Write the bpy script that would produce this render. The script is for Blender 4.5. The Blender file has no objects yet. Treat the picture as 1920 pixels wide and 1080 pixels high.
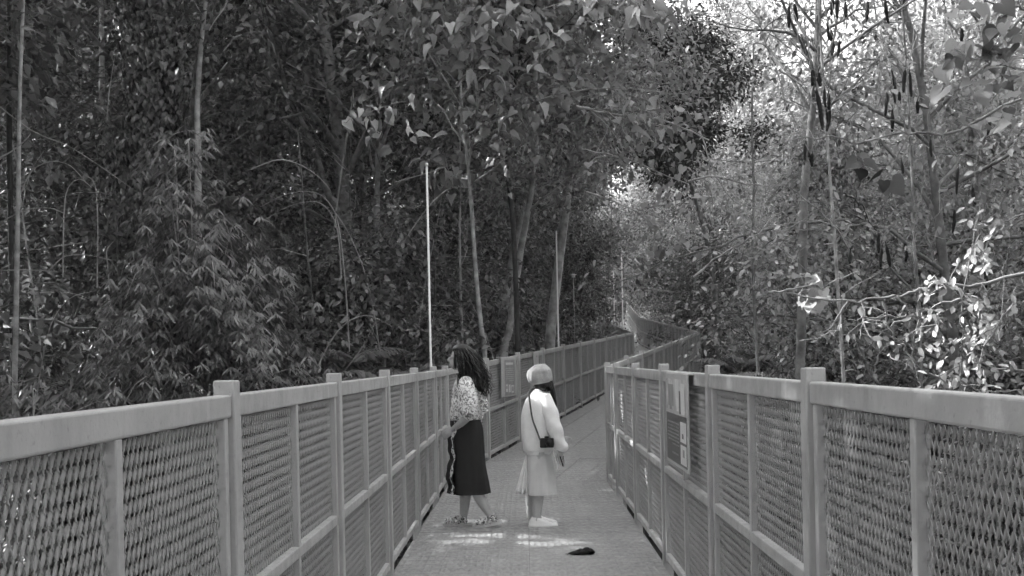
import bpy, bmesh, math, random
import numpy as np
from mathutils import Vector, Matrix

R = math.radians
SC = bpy.context.scene
COL = SC.collection
random.seed(7)
RNG = np.random.default_rng(11)

# ------------------------------------------------------------------ camera, sky, sun, exposure
F = 2000.0                      # focal length in pixels of the 1920 px wide photograph
EYE = 1.5
ROLL = R(1.2)
VPX, VPY = 985.0, 678.0         # where the level walkway vanishes
cam_d = bpy.data.cameras.new('camera')
cam = bpy.data.objects.new('camera', cam_d)
COL.objects.link(cam)
cam_d.sensor_width = 36.0
cam_d.lens = F / 1920 * 36.0
cam_d.shift_x = (960 - VPX) / 1920
cam_d.shift_y = (VPY - 540) / 1920
cam_d.clip_end = 2000
cam_d.clip_start = 0.05
c_, s_ = math.cos(ROLL), math.sin(ROLL)
cam.matrix_world = Matrix(((c_, s_, 0, 0), (0, 0, -1, 0), (-s_, c_, 0, EYE), (0, 0, 0, 1)))
SC.camera = cam

SUN_EL, SUN_AZ = R(37), R(21)   # azimuth: from the left (-X), turned 21 degrees towards the far end
SUN = Vector((-math.cos(SUN_AZ) * math.cos(SUN_EL), math.sin(SUN_AZ) * math.cos(SUN_EL), math.sin(SUN_EL)))
world = bpy.data.worlds.new('World')
SC.world = world
world.use_nodes = True
wn = world.node_tree
bg = wn.nodes['Background']
sky = wn.nodes.new('ShaderNodeTexSky')
sky.sky_type = 'NISHITA'
sky.sun_disc = False
sky.sun_elevation = SUN_EL
sky.sun_rotation = math.atan2(SUN.x, SUN.y)
sky.air_density = 1.0
sky.dust_density = 4.0
bw = wn.nodes.new('ShaderNodeRGBToBW')      # the photograph is black and white
wn.links.new(sky.outputs[0], bw.inputs[0])
veil = wn.nodes.new('ShaderNodeMath'); veil.operation = 'MULTIPLY_ADD'
veil.inputs[1].default_value = 0.7; veil.inputs[2].default_value = 3.2      # thin bright overcast over the blue
wn.links.new(bw.outputs[0], veil.inputs[0])
wn.links.new(veil.outputs[0], bg.inputs[0])
bg.inputs[1].default_value = 0.15
sun_d = bpy.data.lights.new('sun', 'SUN')
sun_d.energy = 5.0
sun_d.angle = R(0.45)
sun_d.color = (1, 1, 1)
sun_o = bpy.data.objects.new('sun', sun_d)
COL.objects.link(sun_o)
sun_o.rotation_euler = SUN.to_track_quat('Z', 'Y').to_euler()
SC.view_settings.view_transform = 'Standard'
SC.view_settings.look = 'None'
SC.view_settings.gamma = 1.0
SC.view_settings.exposure = 1.8
SC.render.engine = 'CYCLES'
SC.cycles.use_denoising = True
SC.cycles.max_bounces = 3
SC.cycles.diffuse_bounces = 2
SC.cycles.glossy_bounces = 2
SC.cycles.transmission_bounces = 3
SC.cycles.transparent_max_bounces = 4
SC.cycles.caustics_reflective = False
SC.cycles.caustics_refractive = False
SC.cycles.adaptive_threshold = 0.05
SC.cycles.adaptive_min_samples = 8
SC.cycles.debug_use_spatial_splits = True
SC.cycles.use_light_tree = False
SC.cycles.volume_bounces = 0


def P(px, py, d):
    """world point that stands at pixel (px, py) of the photograph at distance d along the walkway"""
    u, v = px - VPX, VPY - py
    return Vector(((u * c_ + v * s_) / F * d, d, EYE + (-u * s_ + v * c_) / F * d))


# ------------------------------------------------------------------ helpers
def link(name, me, mat=None, parent=None, loc=None):
    o = bpy.data.objects.new(name, me)
    COL.objects.link(o)
    if mat is not None and me is not None and not me.materials:
        me.materials.append(mat)
    if parent is not None:
        o.parent = parent
    if loc is not None:
        o.location = loc
    return o


def tag(o, label=None, cat=None, group=None, kind=None):
    if label: o['label'] = label
    if cat: o['category'] = cat
    if group: o['group'] = group
    if kind: o['kind'] = kind
    return o


def thing(name, label, cat, loc=(0, 0, 0), rz=0, group=None):
    o = link(name, None)
    o.location = loc
    o.rotation_euler = (0, 0, rz)
    return tag(o, label, cat, group)


def mesh(name, V, Fc, smooth=False):
    V = np.asarray(V, dtype=np.float32).reshape(-1, 3)
    me = bpy.data.meshes.new(name)
    if isinstance(Fc, np.ndarray):
        k = Fc.shape[1]
        n = len(Fc)
        me.vertices.add(len(V)); me.vertices.foreach_set('co', V.ravel())
        me.loops.add(n * k); me.loops.foreach_set('vertex_index', Fc.astype(np.int32).ravel())
        me.polygons.add(n); me.polygons.foreach_set('loop_start', np.arange(0, n * k, k, dtype=np.int32))
        me.update(calc_edges=True)
    else:
        me.from_pydata([tuple(v) for v in V], [], [tuple(f) for f in Fc])
    if smooth:
        me.polygons.foreach_set('use_smooth', np.ones(len(me.polygons), dtype=bool))
    me.update()
    return me


def box_mesh(name, x0, x1, y0, y1, z0, z1, bev=0.0, seg=2):
    bm = bmesh.new()
    vs = [bm.verts.new((x, y, z)) for x in (x0, x1) for y in (y0, y1) for z in (z0, z1)]
    for f in ((0, 1, 3, 2), (4, 6, 7, 5), (0, 4, 5, 1), (2, 3, 7, 6), (0, 2, 6, 4), (1, 5, 7, 3)):
        bm.faces.new([vs[i] for i in f])
    if bev > 0:
        bmesh.ops.bevel(bm, geom=bm.edges[:], offset=bev, segments=seg, affect='EDGES', profile=0.5)
    bmesh.ops.recalc_face_normals(bm, faces=bm.faces[:])
    me = bpy.data.meshes.new(name)
    bm.to_mesh(me); bm.free()
    return me


class Geo:
    """collects tubes, lofts and sheets into one mesh"""
    def __init__(s): s.V = []; s.F = []; s.n = 0

    def add(s, V, Fc):
        V = np.asarray(V, dtype=float).reshape(-1, 3)
        s.V.append(V); s.F += [tuple(int(i) + s.n for i in f) for f in Fc]; s.n += len(V)

    def tube(s, pts, rad, sides=6, flat=1.0, up=None, cap=True):
        pts = np.asarray([tuple(p) for p in pts], dtype=float)
        n = len(pts)
        rad = np.broadcast_to(np.asarray(rad, dtype=float), (n,))
        T = np.gradient(pts, axis=0)
        T /= np.linalg.norm(T, axis=1)[:, None] + 1e-9
        a = np.array(up if up is not None else ((0, 0, 1) if abs(T[0][2]) < .9 else (1, 0, 0)), dtype=float)
        th = np.linspace(0, 2 * math.pi, sides, endpoint=False)
        V = []
        for i in range(n):
            b = a - T[i] * (a @ T[i])
            b /= np.linalg.norm(b) + 1e-9
            a = b
            c = np.cross(T[i], b)
            V.append(pts[i] + rad[i] * (np.cos(th)[:, None] * c + np.sin(th)[:, None] * b * flat))
        V = np.concatenate(V)
        Fc = []
        for i in range(n - 1):
            for j in range(sides):
                k = (j + 1) % sides
                Fc.append((i * sides + j, i * sides + k, (i + 1) * sides + k, (i + 1) * sides + j))
        if cap:
            Fc.append(tuple(range(sides))[::-1]); Fc.append(tuple((n - 1) * sides + j for j in range(sides)))
        s.add(V, Fc)

    def loft(s, rings, n=28, cap0=True, cap1=True, fn=None):
        """rings: (cx, cy, z, rx, ry[, tilt_x]) ; fn(theta, t) -> radial factor"""
        V, Fc = [], []
        th = np.linspace(0, 2 * math.pi, n, endpoint=False)
        m = len(rings)
        for i, r in enumerate(rings):
            k = np.array([fn(a, i / (m - 1)) for a in th]) if fn else 1.0
            x = r[0] + r[3] * np.cos(th) * k
            y = r[1] + r[4] * np.sin(th) * k
            z = np.full(n, r[2]) + (r[5] * np.cos(th) if len(r) > 5 else 0)
            V.append(np.stack([x, y, z], 1))
        for i in range(m - 1):
            for j in range(n):
                k = (j + 1) % n
                Fc.append((i * n + j, i * n + k, (i + 1) * n + k, (i + 1) * n + j))
        if cap0: Fc.append(tuple(range(n))[::-1])
        if cap1: Fc.append(tuple((m - 1) * n + j for j in range(n)))
        s.add(np.concatenate(V), Fc)

    def ball(s, c, r, n=14):
        rr = [(c[0], c[1], c[2] - r[2] * math.cos(t), max(1e-3, r[0] * math.sin(t)), max(1e-3, r[1] * math.sin(t)))
              for t in np.linspace(0.08, math.pi - 0.08, n)]
        s.loft(rr, n=n + 4)

    def box(s, x0, x1, y0, y1, z0, z1):
        V = [(x, y, z) for x in (x0, x1) for y in (y0, y1) for z in (z0, z1)]
        s.add(V, ((0, 1, 3, 2), (4, 6, 7, 5), (0, 4, 5, 1), (2, 3, 7, 6), (0, 2, 6, 4), (1, 5, 7, 3)))

    def mesh(s, name, smooth=True): return mesh(name, np.concatenate(s.V), s.F, smooth)

    def build(s, name, mat, parent=None, smooth=True): return link(name, s.mesh(name, smooth), mat, parent)


def resample(rings, k):
    """smooth interpolation of a ring list"""
    a = np.array(rings, dtype=float)
    m = len(a)
    t = np.linspace(0, m - 1, (m - 1) * k + 1)
    out = []
    for q in t:
        i = min(int(q), m - 2); f = q - i
        p0, p1, p2, p3 = a[max(i - 1, 0)], a[i], a[i + 1], a[min(i + 2, m - 1)]
        out.append(0.5 * ((2 * p1) + (-p0 + p2) * f + (2 * p0 - 5 * p1 + 4 * p2 - p3) * f * f + (-p0 + 3 * p1 - 3 * p2 + p3) * f ** 3))
    return [tuple(o) for o in out]


# ------------------------------------------------------------------ materials (greys: the photograph is black and white)
def g4(v): return (v, v, v, 1)


def material(name, val, rough=0.6, spec=0.4, var=0.15, scale=6.0, bump=0.0, bscale=40.0, coord='Object', metal=0.0):
    m = bpy.data.materials.new(name)
    m.use_nodes = True
    nt = m.node_tree
    b = nt.nodes['Principled BSDF']
    b.inputs['Roughness'].default_value = rough
    b.inputs['Specular IOR Level'].default_value = spec
    b.inputs['Metallic'].default_value = metal
    tc = nt.nodes.new('ShaderNodeTexCoord')
    nz = nt.nodes.new('ShaderNodeTexNoise')
    nz.inputs['Scale'].default_value = scale
    nz.inputs['Detail'].default_value = 6
    nt.links.new(tc.outputs[coord], nz.inputs['Vector'])
    mr = nt.nodes.new('ShaderNodeMapRange')
    mr.inputs['From Min'].default_value = 0.3; mr.inputs['From Max'].default_value = 0.7
    mr.inputs['To Min'].default_value = val * (1 - var); mr.inputs['To Max'].default_value = val * (1 + var)
    nt.links.new(nz.outputs['Fac'], mr.inputs['Value'])
    nt.links.new(mr.outputs[0], b.inputs['Base Color'])
    if bump > 0:
        n2 = nt.nodes.new('ShaderNodeTexNoise')
        n2.inputs['Scale'].default_value = bscale
        n2.inputs['Detail'].default_value = 4
        nt.links.new(tc.outputs[coord], n2.inputs['Vector'])
        bp = nt.nodes.new('ShaderNodeBump')
        bp.inputs['Strength'].default_value = bump
        bp.inputs['Distance'].default_value = 0.01
        nt.links.new(n2.outputs['Fac'], bp.inputs['Height'])
        nt.links.new(bp.outputs[0], b.inputs['Normal'])
    return m


def leaf_material(name, val, trans=0.35, gloss=0.06, rough=0.45, var=0.85):
    m = bpy.data.materials.new(name)
    m.use_nodes = True
    nt = m.node_tree
    nt.nodes.remove(nt.nodes['Principled BSDF'])
    out = nt.nodes['Material Output']
    ge = nt.nodes.new('ShaderNodeNewGeometry')
    mr = nt.nodes.new('ShaderNodeMapRange')
    mr.inputs['To Min'].default_value = val * (1 - var); mr.inputs['To Max'].default_value = val * (1 + var)
    nt.links.new(ge.outputs['Random Per Island'], mr.inputs['Value'])
    df = nt.nodes.new('ShaderNodeBsdfDiffuse')
    tr = nt.nodes.new('ShaderNodeBsdfTranslucent')
    gl = nt.nodes.new('ShaderNodeBsdfGlossy')
    gl.inputs['Roughness'].default_value = rough
    gl.inputs['Color'].default_value = g4(0.8)
    nt.links.new(mr.outputs[0], df.inputs['Color'])
    nt.links.new(mr.outputs[0], tr.inputs['Color'])
    m1 = nt.nodes.new('ShaderNodeMixShader'); m1.inputs[0].default_value = trans
    m2 = nt.nodes.new('ShaderNodeMixShader'); m2.inputs[0].default_value = gloss
    nt.links.new(df.outputs[0], m1.inputs[1]); nt.links.new(tr.outputs[0], m1.inputs[2])
    nt.links.new(m1.outputs[0], m2.inputs[1]); nt.links.new(gl.outputs[0], m2.inputs[2])
    nt.links.new(m2.outputs[0], out.inputs['Surface'])
    return m


def worn_paint(name, val):
    """painted steel: faint blotches, rain streaks, dull specks"""
    m = material(name, val, 0.42, 0.5, 0.12, 2.5, 0.08, 70)
    nt = m.node_tree
    b = nt.nodes['Principled BSDF']
    tc = nt.nodes['Texture Coordinate']
    base = b.inputs['Base Color'].links[0].from_socket

    def noise(scale, vec=None, lo=.4, hi=.7, a=1.0, c=.6):
        n_ = nt.nodes.new('ShaderNodeTexNoise'); n_.inputs['Scale'].default_value = scale; n_.inputs['Detail'].default_value = 5
        if vec:
            mp = nt.nodes.new('ShaderNodeMapping'); mp.inputs['Scale'].default_value = vec
            nt.links.new(tc.outputs['Object'], mp.inputs[0]); nt.links.new(mp.outputs[0], n_.inputs['Vector'])
        else: nt.links.new(tc.outputs['Object'], n_.inputs['Vector'])
        r = nt.nodes.new('ShaderNodeMapRange')
        r.inputs['From Min'].default_value = lo; r.inputs['From Max'].default_value = hi; r.inputs['To Min'].default_value = a; r.inputs['To Max'].default_value = c
        nt.links.new(n_.outputs['Fac'], r.inputs['Value'])
        return r.outputs[0]
    for fac in (noise(9, (3, 3, .35), .5, .75, 1.0, .85), noise(55, None, .64, .74, 1.0, .74)):
        mu = nt.nodes.new('ShaderNodeMath'); mu.operation = 'MULTIPLY'
        nt.links.new(base, mu.inputs[0]); nt.links.new(fac, mu.inputs[1])
        base = mu.outputs[0]
    nt.links.new(base, b.inputs['Base Color'])
    rg = noise(14, None, .35, .7, .32, .62)
    nt.links.new(rg, b.inputs['Roughness'])
    return m


M = {}
M['paint'] = worn_paint('rail_paint', 0.36)
M['mesh'] = material('mesh_paint', 0.26, 0.45, 0.5, 0.10, 3.0)
M['steel'] = material('beam_steel', 0.22, 0.5, 0.5, 0.2, 3.0)
M['bark'] = material('bark', 0.13, 0.9, 0.2, 0.45, 9.0, 0.7, 30)
M['pale_bark'] = material('pale_bark', 0.27, 0.85, 0.2, 0.45, 7.0, 0.6, 26)
M['dark_bark'] = material('dark_bark', 0.035, 0.9, 0.2, 0.4, 9.0, 0.6, 30)
M['twig'] = material('twig', 0.22, 0.85, 0.2, 0.4, 4.0)
M['cane'] = material('cane', 0.25, 0.7, 0.3, 0.3, 4.0)
M['leaf_dark'] = leaf_material('leaf_dark', 0.055, 0.3, 0.05)
M['leaf'] = leaf_material('leaf', 0.105, 0.35, 0.06)
M['leaf_broad'] = leaf_material('leaf_broad', 0.22, 0.38, 0.07, 0.4, 0.45)
M['leaf_pale'] = leaf_material('leaf_pale', 0.42, 0.58, 0.05)  # pale value raised to carry the sunlight on leaf sprays
M['leaf_bamboo'] = leaf_material('leaf_bamboo', 0.115, 0.35, 0.08, 0.4, 0.55)
M['leaf_far'] = leaf_material('leaf_far', 0.33, 0.5, 0.04, 0.5, 0.55)  # sunlit look of the far hillside put into the leaf colour
M['leaf_mid'] = leaf_material('leaf_mid', 0.25, 0.4, 0.06)  # lighter leaf copy: the right side's brighter light put into the colour
M['leaf_backlit'] = leaf_material('leaf_backlit', 0.02, 0.2, 0.01)  # darkness of a backlit crown put into the leaf colour
M['pod'] = material('pod', 0.014, 0.8, 0.2, 0.4, 30.0, 0.4, 60)
M['litter'] = material('forest_floor', 0.05, 0.95, 0.1, 0.6, 1.2, 0.8, 8)
M['pole'] = material('pole_paint', 0.62, 0.35, 0.5, 0.06, 3.0)


def deck_material():
    m = worn_paint('deck_plate', 0.25)
    nt = m.node_tree
    b = nt.nodes['Principled BSDF']
    tc = nt.nodes['Texture Coordinate']
    sep = nt.nodes.new('ShaderNodeSeparateXYZ')
    nt.links.new(tc.outputs['Object'], sep.inputs[0])

    def sine(sock, pitch):
        a = nt.nodes.new('ShaderNodeMath'); a.operation = 'MULTIPLY'; a.inputs[1].default_value = 2 * math.pi / pitch
        nt.links.new(sock, a.inputs[0])
        q = nt.nodes.new('ShaderNodeMath'); q.operation = 'SINE'
        nt.links.new(a.outputs[0], q.inputs[0])
        return q.outputs[0]
    # pressed ribs along the walkway, broken by shallow cross bars
    sx, sy = sine(sep.outputs['Y'], 0.055), sine(sep.outputs['X'], 0.17)
    mx = nt.nodes.new('ShaderNodeMath'); mx.operation = 'MAXIMUM'
    nt.links.new(sx, mx.inputs[0]); nt.links.new(sy, mx.inputs[1])
    bp = nt.nodes.new('ShaderNodeBump'); bp.inputs['Strength'].default_value = 0.6; bp.inputs['Distance'].default_value = 0.005
    nt.links.new(mx.outputs[0], bp.inputs['Height'])
    nt.links.new(bp.outputs[0], b.inputs['Normal'])
    return m


M['deck'] = deck_material()

# ------------------------------------------------------------------ terrain
NZ = [(RNG.uniform(.02, .16), RNG.uniform(.02, .16), RNG.uniform(0, 6.28), RNG.uniform(.1, .4)) for _ in range(10)]


def ground_z(x, y):
    x = np.asarray(x, dtype=float); y = np.asarray(y, dtype=float)
    z = -3.0 + 0.05 * np.clip(y - 13, 0, 25) + 0.10 * np.clip(y - 38, 0, 200)
    z = z + 0.10 * np.clip(-x - 14, 0, 120) + 0.05 * np.clip(x - 16, 0, 120)
    for a, b, p, h in NZ:
        z = z + h * 0.5 * np.sin(a * x * 3 + b * y * 3 + p)
    return z


n = 150
u = np.linspace(-1, 1, n)
gx = np.sign(u) * (np.abs(u) ** 2.2) * 420
gy = 30 + np.sign(u) * (np.abs(u) ** 2.2) * 420
X, Y = np.meshgrid(gx, gy)
Z = ground_z(X, Y)
V = np.stack([X, Y, Z], -1).reshape(-1, 3)
idx = np.arange(n * n).reshape(n, n)
Fq = np.stack([idx[:-1, :-1], idx[:-1, 1:], idx[1:, 1:], idx[1:, :-1]], -1).reshape(-1, 4)
ground = link('forest_floor', mesh('forest_floor', V, Fq, True), M['litter'])
tag(ground, 'sloping forest floor of dark leaf litter under the trees', kind='structure')

# ------------------------------------------------------------------ the footbridge
HALF = 1.01
SEC = [  # left start, left end, right start, right end, z start, z end, bays left, bays right
    dict(l0=(-1.01, -2.46), l1=(-1.01, 13.35), r0=(1.01, -2.31), r1=(1.01, 13.15), z0=0.0, z1=0.02),
    dict(l0=(-1.01, 13.35), l1=(3.42, 33.8), r0=(1.01, 13.15), r1=(5.72, 35.0), z0=0.02, z1=0.95),
    dict(l0=(3.42, 33.8), l1=(3.75, 55.0), r0=(5.72, 35.0), r1=(5.95, 55.0), z0=0.95, z1=2.25),
    dict(l0=(3.75, 55.0), l1=(4.9, 74.0), r0=(5.95, 55.0), r1=(7.1, 74.0), z0=2.25, z1=4.1),
]
POST = 0.072
BAY = 2.0
Lp = BAY - POST                                   # clear length between posts
# shared meshes, local x along the run, y = towards the walkway, z up, x = 0 at bay middle
me_post = box_mesh('post', -POST / 2, POST / 2, -POST / 2, POST / 2, -0.12, 1.45, 0.006)
me_top = box_mesh('top_rail', -Lp / 2, Lp / 2, -0.026, 0.026, 1.325, 1.402, 0.008, 3)
me_mid = box_mesh('middle_rail', -Lp / 2 + .022, Lp / 2 - .022, -0.022, 0.022, 0.665, 0.715, 0.006)
me_bot = box_mesh('bottom_rail', -Lp / 2 + .022, Lp / 2 - .022, -0.022, 0.022, 0.035, 0.085, 0.006)
me_stile = box_mesh('stile', -0.021, 0.021, -0.0205, 0.0205, 0.02, 1.326, 0.004)
for q in (me_post, me_top, me_mid, me_bot, me_stile):
    q.materials.append(M['paint'])


def expanded(name, w, z0, z1, y, tilt):
    """expanded metal: zigzag strands set on edge, bonded where neighbours touch"""
    sw, lw = 0.034, 0.084
    ns = int(w / (sw / 2))
    nr = int((z1 - z0) / (lw / 2)) + 1
    V, Fc = [], []
    tw, td = 0.0008, 0.0050
    for i in range(ns + 1):
        x0 = -w / 2 + i * w / ns
        for k in range(nr):
            za, zb = z0 + (z1 - z0) * k / nr, z0 + (z1 - z0) * (k + 1) / nr
            sg = 1 if (k + i) % 2 else -1
            xa, xb = (min(max(x0 + q * sw / 4 * 1.0, -w / 2), w / 2) for q in (sg, -sg))
            ca, sa = math.cos(R(tilt) * sg), math.sin(R(tilt) * sg)     # legs of opposite slant turn opposite ways
            b = len(V)
            for x, z in ((xa, za + .005), (xb, zb - .005)):
                for p_, q_ in ((-td, -tw), (td, -tw), (td, tw), (-td, tw)):
                    V.append((x + p_ * ca - q_ * sa, y + p_ * sa + q_ * ca, z))
            for j in range(4):
                k2 = (j + 1) % 4
                Fc.append((b + j, b + k2, b + 4 + k2, b + 4 + j))
            if sg > 0 and i < ns and k > 0:                              # the bond that ties two strands
                b = len(V)
                for z in (za - .007, za + .007):
                    for p_, q_ in ((-.0042, -tw), (.0042, -tw), (.0042, tw), (-.0042, tw)): V.append((min(xa, w / 2 - .005) + p_, y + q_, z))
                for j in range(4):
                    k2 = (j + 1) % 4
                    Fc.append((b + j, b + k2, b + 4 + k2, b + 4 + j))
    return mesh(name, V, np.array(Fc))


PW = Lp / 2 - 0.075
me_up, me_lo = {}, {}
for sd in (1, -1):
    me_up[sd] = expanded('mesh_panel', PW, 0.716, 1.324, -0.006, 32 * sd); me_up[sd].materials.append(M['mesh'])
    me_lo[sd] = expanded('mesh_panel_low', PW, 0.086, 0.664, -0.006, 32 * sd); me_lo[sd].materials.append(M['mesh'])


def rail_run(label, A, B, za, zb, side, bay=BAY, even=True):
    """side = +1 when the walkway lies on the +y local side"""
    A = Vector(A); B = Vector(B)
    d = B - A
    L = d.length
    ang = math.atan2(d.y, d.x)
    if even:
        nb = max(1, round(L / bay))
        st = [L * i / nb for i in range(nb + 1)]
    else:                                       # regular bays, then one shorter closing bay
        st = list(np.arange(0, L - 0.6, bay)) + [L]
        nb = len(st) - 1
    root = thing('railing', label, 'railing', (A.x, A.y, za), ang)
    slope = (zb - za) / L
    for i in range(nb + 1):
        s = float(st[i])
        o = link('post', me_post, None, root, (s, 0, slope * s))
        o.rotation_euler = (0, 0, random.uniform(-.012, .012))
        if i == nb: break
        bl = float(st[i + 1] - st[i])
        sx = (bl - POST) / Lp
        sm = s + bl / 2
        tilt = -math.atan(slope)
        fl = 0 if side > 0 else math.pi

        def put(name, me, x, scl=1.0, dy=0.0):
            o = link(name, me, None, root, (x, dy, slope * x))
            o.rotation_euler = (0, tilt if fl == 0 else -tilt, fl) if name in ('top_rail', 'middle_rail', 'bottom_rail', 'mesh_panel') else (0, 0, fl)
            o.scale = (scl, 1, 1)
            return o
        put('top_rail', me_top, sm, sx)
        put('middle_rail', me_mid, sm, sx)
        put('bottom_rail', me_bot, sm, sx)
        e = (bl - POST) / 2 - 0.047
        for q in (-e, 0, e): put('stile', me_stile, sm + q)
        for q in (-e / 2, e / 2):
            o = put('mesh_panel', me_up[side], sm + q, sx)
            o = put('mesh_panel', me_lo[side], sm + q, sx)
    return root


names = ['along the near straight stretch of walkway', 'along the second stretch climbing past the first bend',
         'along the third stretch beyond the second bend', 'along the farthest stretch under the trees']
for i, s in enumerate(SEC):
    off = 0.0
    rail_run('grey steel mesh railing on the left ' + names[i], s['l0'], s['l1'], s['z0'], s['z1'], -1,
             bay=2.02 if i == 0 else 2.0, even=i > 0)
    rail_run('grey steel mesh railing on the right ' + names[i], s['r0'], s['r1'], s['z0'], s['z1'], +1,
             bay=2.02 if i == 0 else 2.0, even=i > 0)

# deck: planks as parts of the walkway
walk = link('walkway', None)
tag(walk, 'raised steel footbridge deck of ribbed grey planks', kind='structure')
me_plank = {}


def plank_mesh(L, W):
    return box_mesh('deck_plank', -L / 2 + .003, L / 2 - .003, -W / 2 + .002, W / 2 - .002, -0.035, 0.0, 0.003, 1)


for i, s in enumerate(SEC):
    l0, l1, r0, r1 = (Vector(s[k]) for k in ('l0', 'l1', 'r0', 'r1'))
    nb = round(((l1 - l0).length + (r1 - r0).length) / 2 / 2.0)
    nw = 6 if i < 2 else 3
    for a in range(nb):
        for b in range(nw):
            def pt(ta, tb):
                return l0.lerp(l1, ta).lerp(r0.lerp(r1, ta), 0.022 + 0.956 * tb)
            p = [pt(a / nb, b / nw), pt((a + 1) / nb, b / nw), pt((a + 1) / nb, (b + 1) / nw), pt(a / nb, (b + 1) / nw)]
            c = (p[0] + p[1] + p[2] + p[3]) / 4
            ax = ((p[1] + p[2]) - (p[0] + p[3])) / 2
            L = ax.length
            W = ((p[3] + p[2]) - (p[0] + p[1])).length / 2
            key = (i, b if i in (0, 1) else 0, a if (i > 0 and a in (0, nb - 1)) else -1)
            # a skewed plank: build in place so that rows meet on the bends
            zc = s['z0'] + (s['z1'] - s['z0']) * (a + .5) / nb
            rot = math.atan2(ax.y, ax.x)
            inv = Matrix.Rotation(-rot, 2)
            q = [inv @ (v - c) for v in p]
            bm = bmesh.new()
            top = [bm.verts.new((v.x * 0.9985, v.y * 0.995, 0)) for v in q]
            bot = [bm.verts.new((v.x * 0.9985, v.y * 0.995, -0.035)) for v in q]
            bm.faces.new(top[::-1]); bm.faces.new(bot)
            for k in range(4): bm.faces.new((top[k], top[(k + 1) % 4], bot[(k + 1) % 4], bot[k]))
            bmesh.ops.recalc_face_normals(bm, faces=bm.faces[:])
            me = bpy.data.meshes.new('deck_plank'); bm.to_mesh(me); bm.free()
            o = link('deck_plank', me, M['deck'], walk, (c.x, c.y, zc + random.uniform(-.0025, .0025)))
            o.rotation_euler = (random.uniform(-.0015, .0015), -math.atan2((s['z1'] - s['z0']) / nb, L), rot)
    # side beams, cross beams and columns
    L = (l1 - l0).length
    for e0, e1 in ((l0, l1), (r0, r1)):
        g = Geo()
        dz = -0.045
        e0_, e1_ = e0.lerp(e1, 0.002), e0.lerp(e1, 0.998)
        nrm = (e1 - e0).normalized(); nx = Vector((-nrm.y, nrm.x))
        V = []
        for e, z in ((e0_, s['z0']), (e1_, s['z1'])):
            for sx in (-.05, .05):
                for zz in (z - 0.30, z - 0.125): V.append((e.x + nx.x * sx, e.y + nx.y * sx, zz))
        g.add(V, ((0, 1, 3, 2), (4, 6, 7, 5), (0, 4, 5, 1), (2, 3, 7, 6), (0, 2, 6, 4), (1, 5, 7, 3)))
        g.build('side_beam', M['steel'], walk, False)
    for t in np.arange(0.12, 1.0, 8.0 / L):
        a, b = l0.lerp(l1, t), r0.lerp(r1, t)
        zc = s['z0'] + (s['z1'] - s['z0']) * t
        for e in (a.lerp(b, .1), a.lerp(b, .9)):
            gz = float(ground_z(e.x, e.y)) - 0.3
            if zc - 0.3 - gz > 0.3:
                g = Geo(); g.tube([(e.x, e.y, gz), (e.x, e.y, zc - 0.31)], 0.09, 10)
                g.build('column', M['steel'], walk)

# ------------------------------------------------------------------ vegetation
TPL_SMALL = (np.array([(0, 0, 0), (.27, .45, .07), (0, 1, -.05), (-.27, .45, .07)]), np.array([(0, 1, 2), (0, 2, 3)]))
TPL_LANCE = (np.array([(0, 0, 0), (.075, .35, .0), (0, .4, -.03), (-.075, .35, .0), (0, 1, -.16)]),
             np.array([(0, 1, 2), (0, 2, 3), (2, 1, 4), (3, 2, 4)]))
TPL_HEART = (np.array([(0, .06, 0), (.28, -.04, .10), (.42, .28, .20), (.24, .68, .06), (0, 1.1, -.30), (-.24, .68, .06), (-.42, .28, .20), (-.28, -.04, .10), (0, .42, -.03)]),
             np.array([(8, 0, 1), (8, 1, 2), (8, 2, 3), (8, 3, 4), (8, 4, 5), (8, 5, 6), (8, 6, 7), (8, 7, 0)]))
def fine_heart():
    th = np.linspace(0, 2 * math.pi, 22, endpoint=False)
    x = .5 * np.sin(th) ** 3
    yy = (5 - (13 * np.cos(th) - 5 * np.cos(2 * th) - 2 * np.cos(3 * th) - np.cos(4 * th))) / 22
    yy = np.where(yy < 0, yy * .6, yy)
    z = .16 * np.abs(x) - .22 * np.clip(yy - .3, 0, 1) ** 2 + .02 * np.sin(th * 5)
    mid = np.array([(0, q, -.22 * max(q - .3, 0) ** 2) for q in (.3, .65)])
    V = np.concatenate([np.stack([x, yy, z], 1), mid])
    n_ = len(th)
    Fc = []
    for i in range(n_):
        j = (i + 1) % n_
        c = n_ if (yy[i] + yy[j]) / 2 < .5 else n_ + 1
        Fc.append((c, i, j))
        ci = n_ if (yy[i - 1] + yy[i]) / 2 < .5 else n_ + 1
        if ci != c: Fc.append((ci, i, c))
    return V, np.array(Fc)


TPL_FINE = fine_heart()
TPL_OVAL = (np.array([(0, 0, 0), (.22, .25, .05), (.24, .6, .04), (0, 1, -.08), (-.24, .6, .04), (-.22, .25, .05), (0, .5, -.02)]),
            np.array([(6, 0, 1), (6, 1, 2), (6, 2, 3), (6, 3, 4), (6, 4, 5), (6, 5, 0)]))


def unit(a): return a / (np.linalg.norm(a, axis=-1, keepdims=True) + 1e-9)


def leaf_arrays(tpl, pos, fwd, up, size):
    tv, tf = tpl
    N = len(pos)
    Yv = unit(fwd)
    Xv = unit(np.cross(Yv, up))
    Zv = np.cross(Xv, Yv)
    s = np.broadcast_to(size, (N,))[:, None, None]
    V = pos[:, None, :] + s * (tv[None, :, 0:1] * Xv[:, None] + tv[None, :, 1:2] * Yv[:, None] + tv[None, :, 2:3] * Zv[:, None])
    Fc = tf[None] + (np.arange(N) * len(tv))[:, None, None]
    return V.reshape(-1, 3), Fc.reshape(-1, 3)


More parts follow.
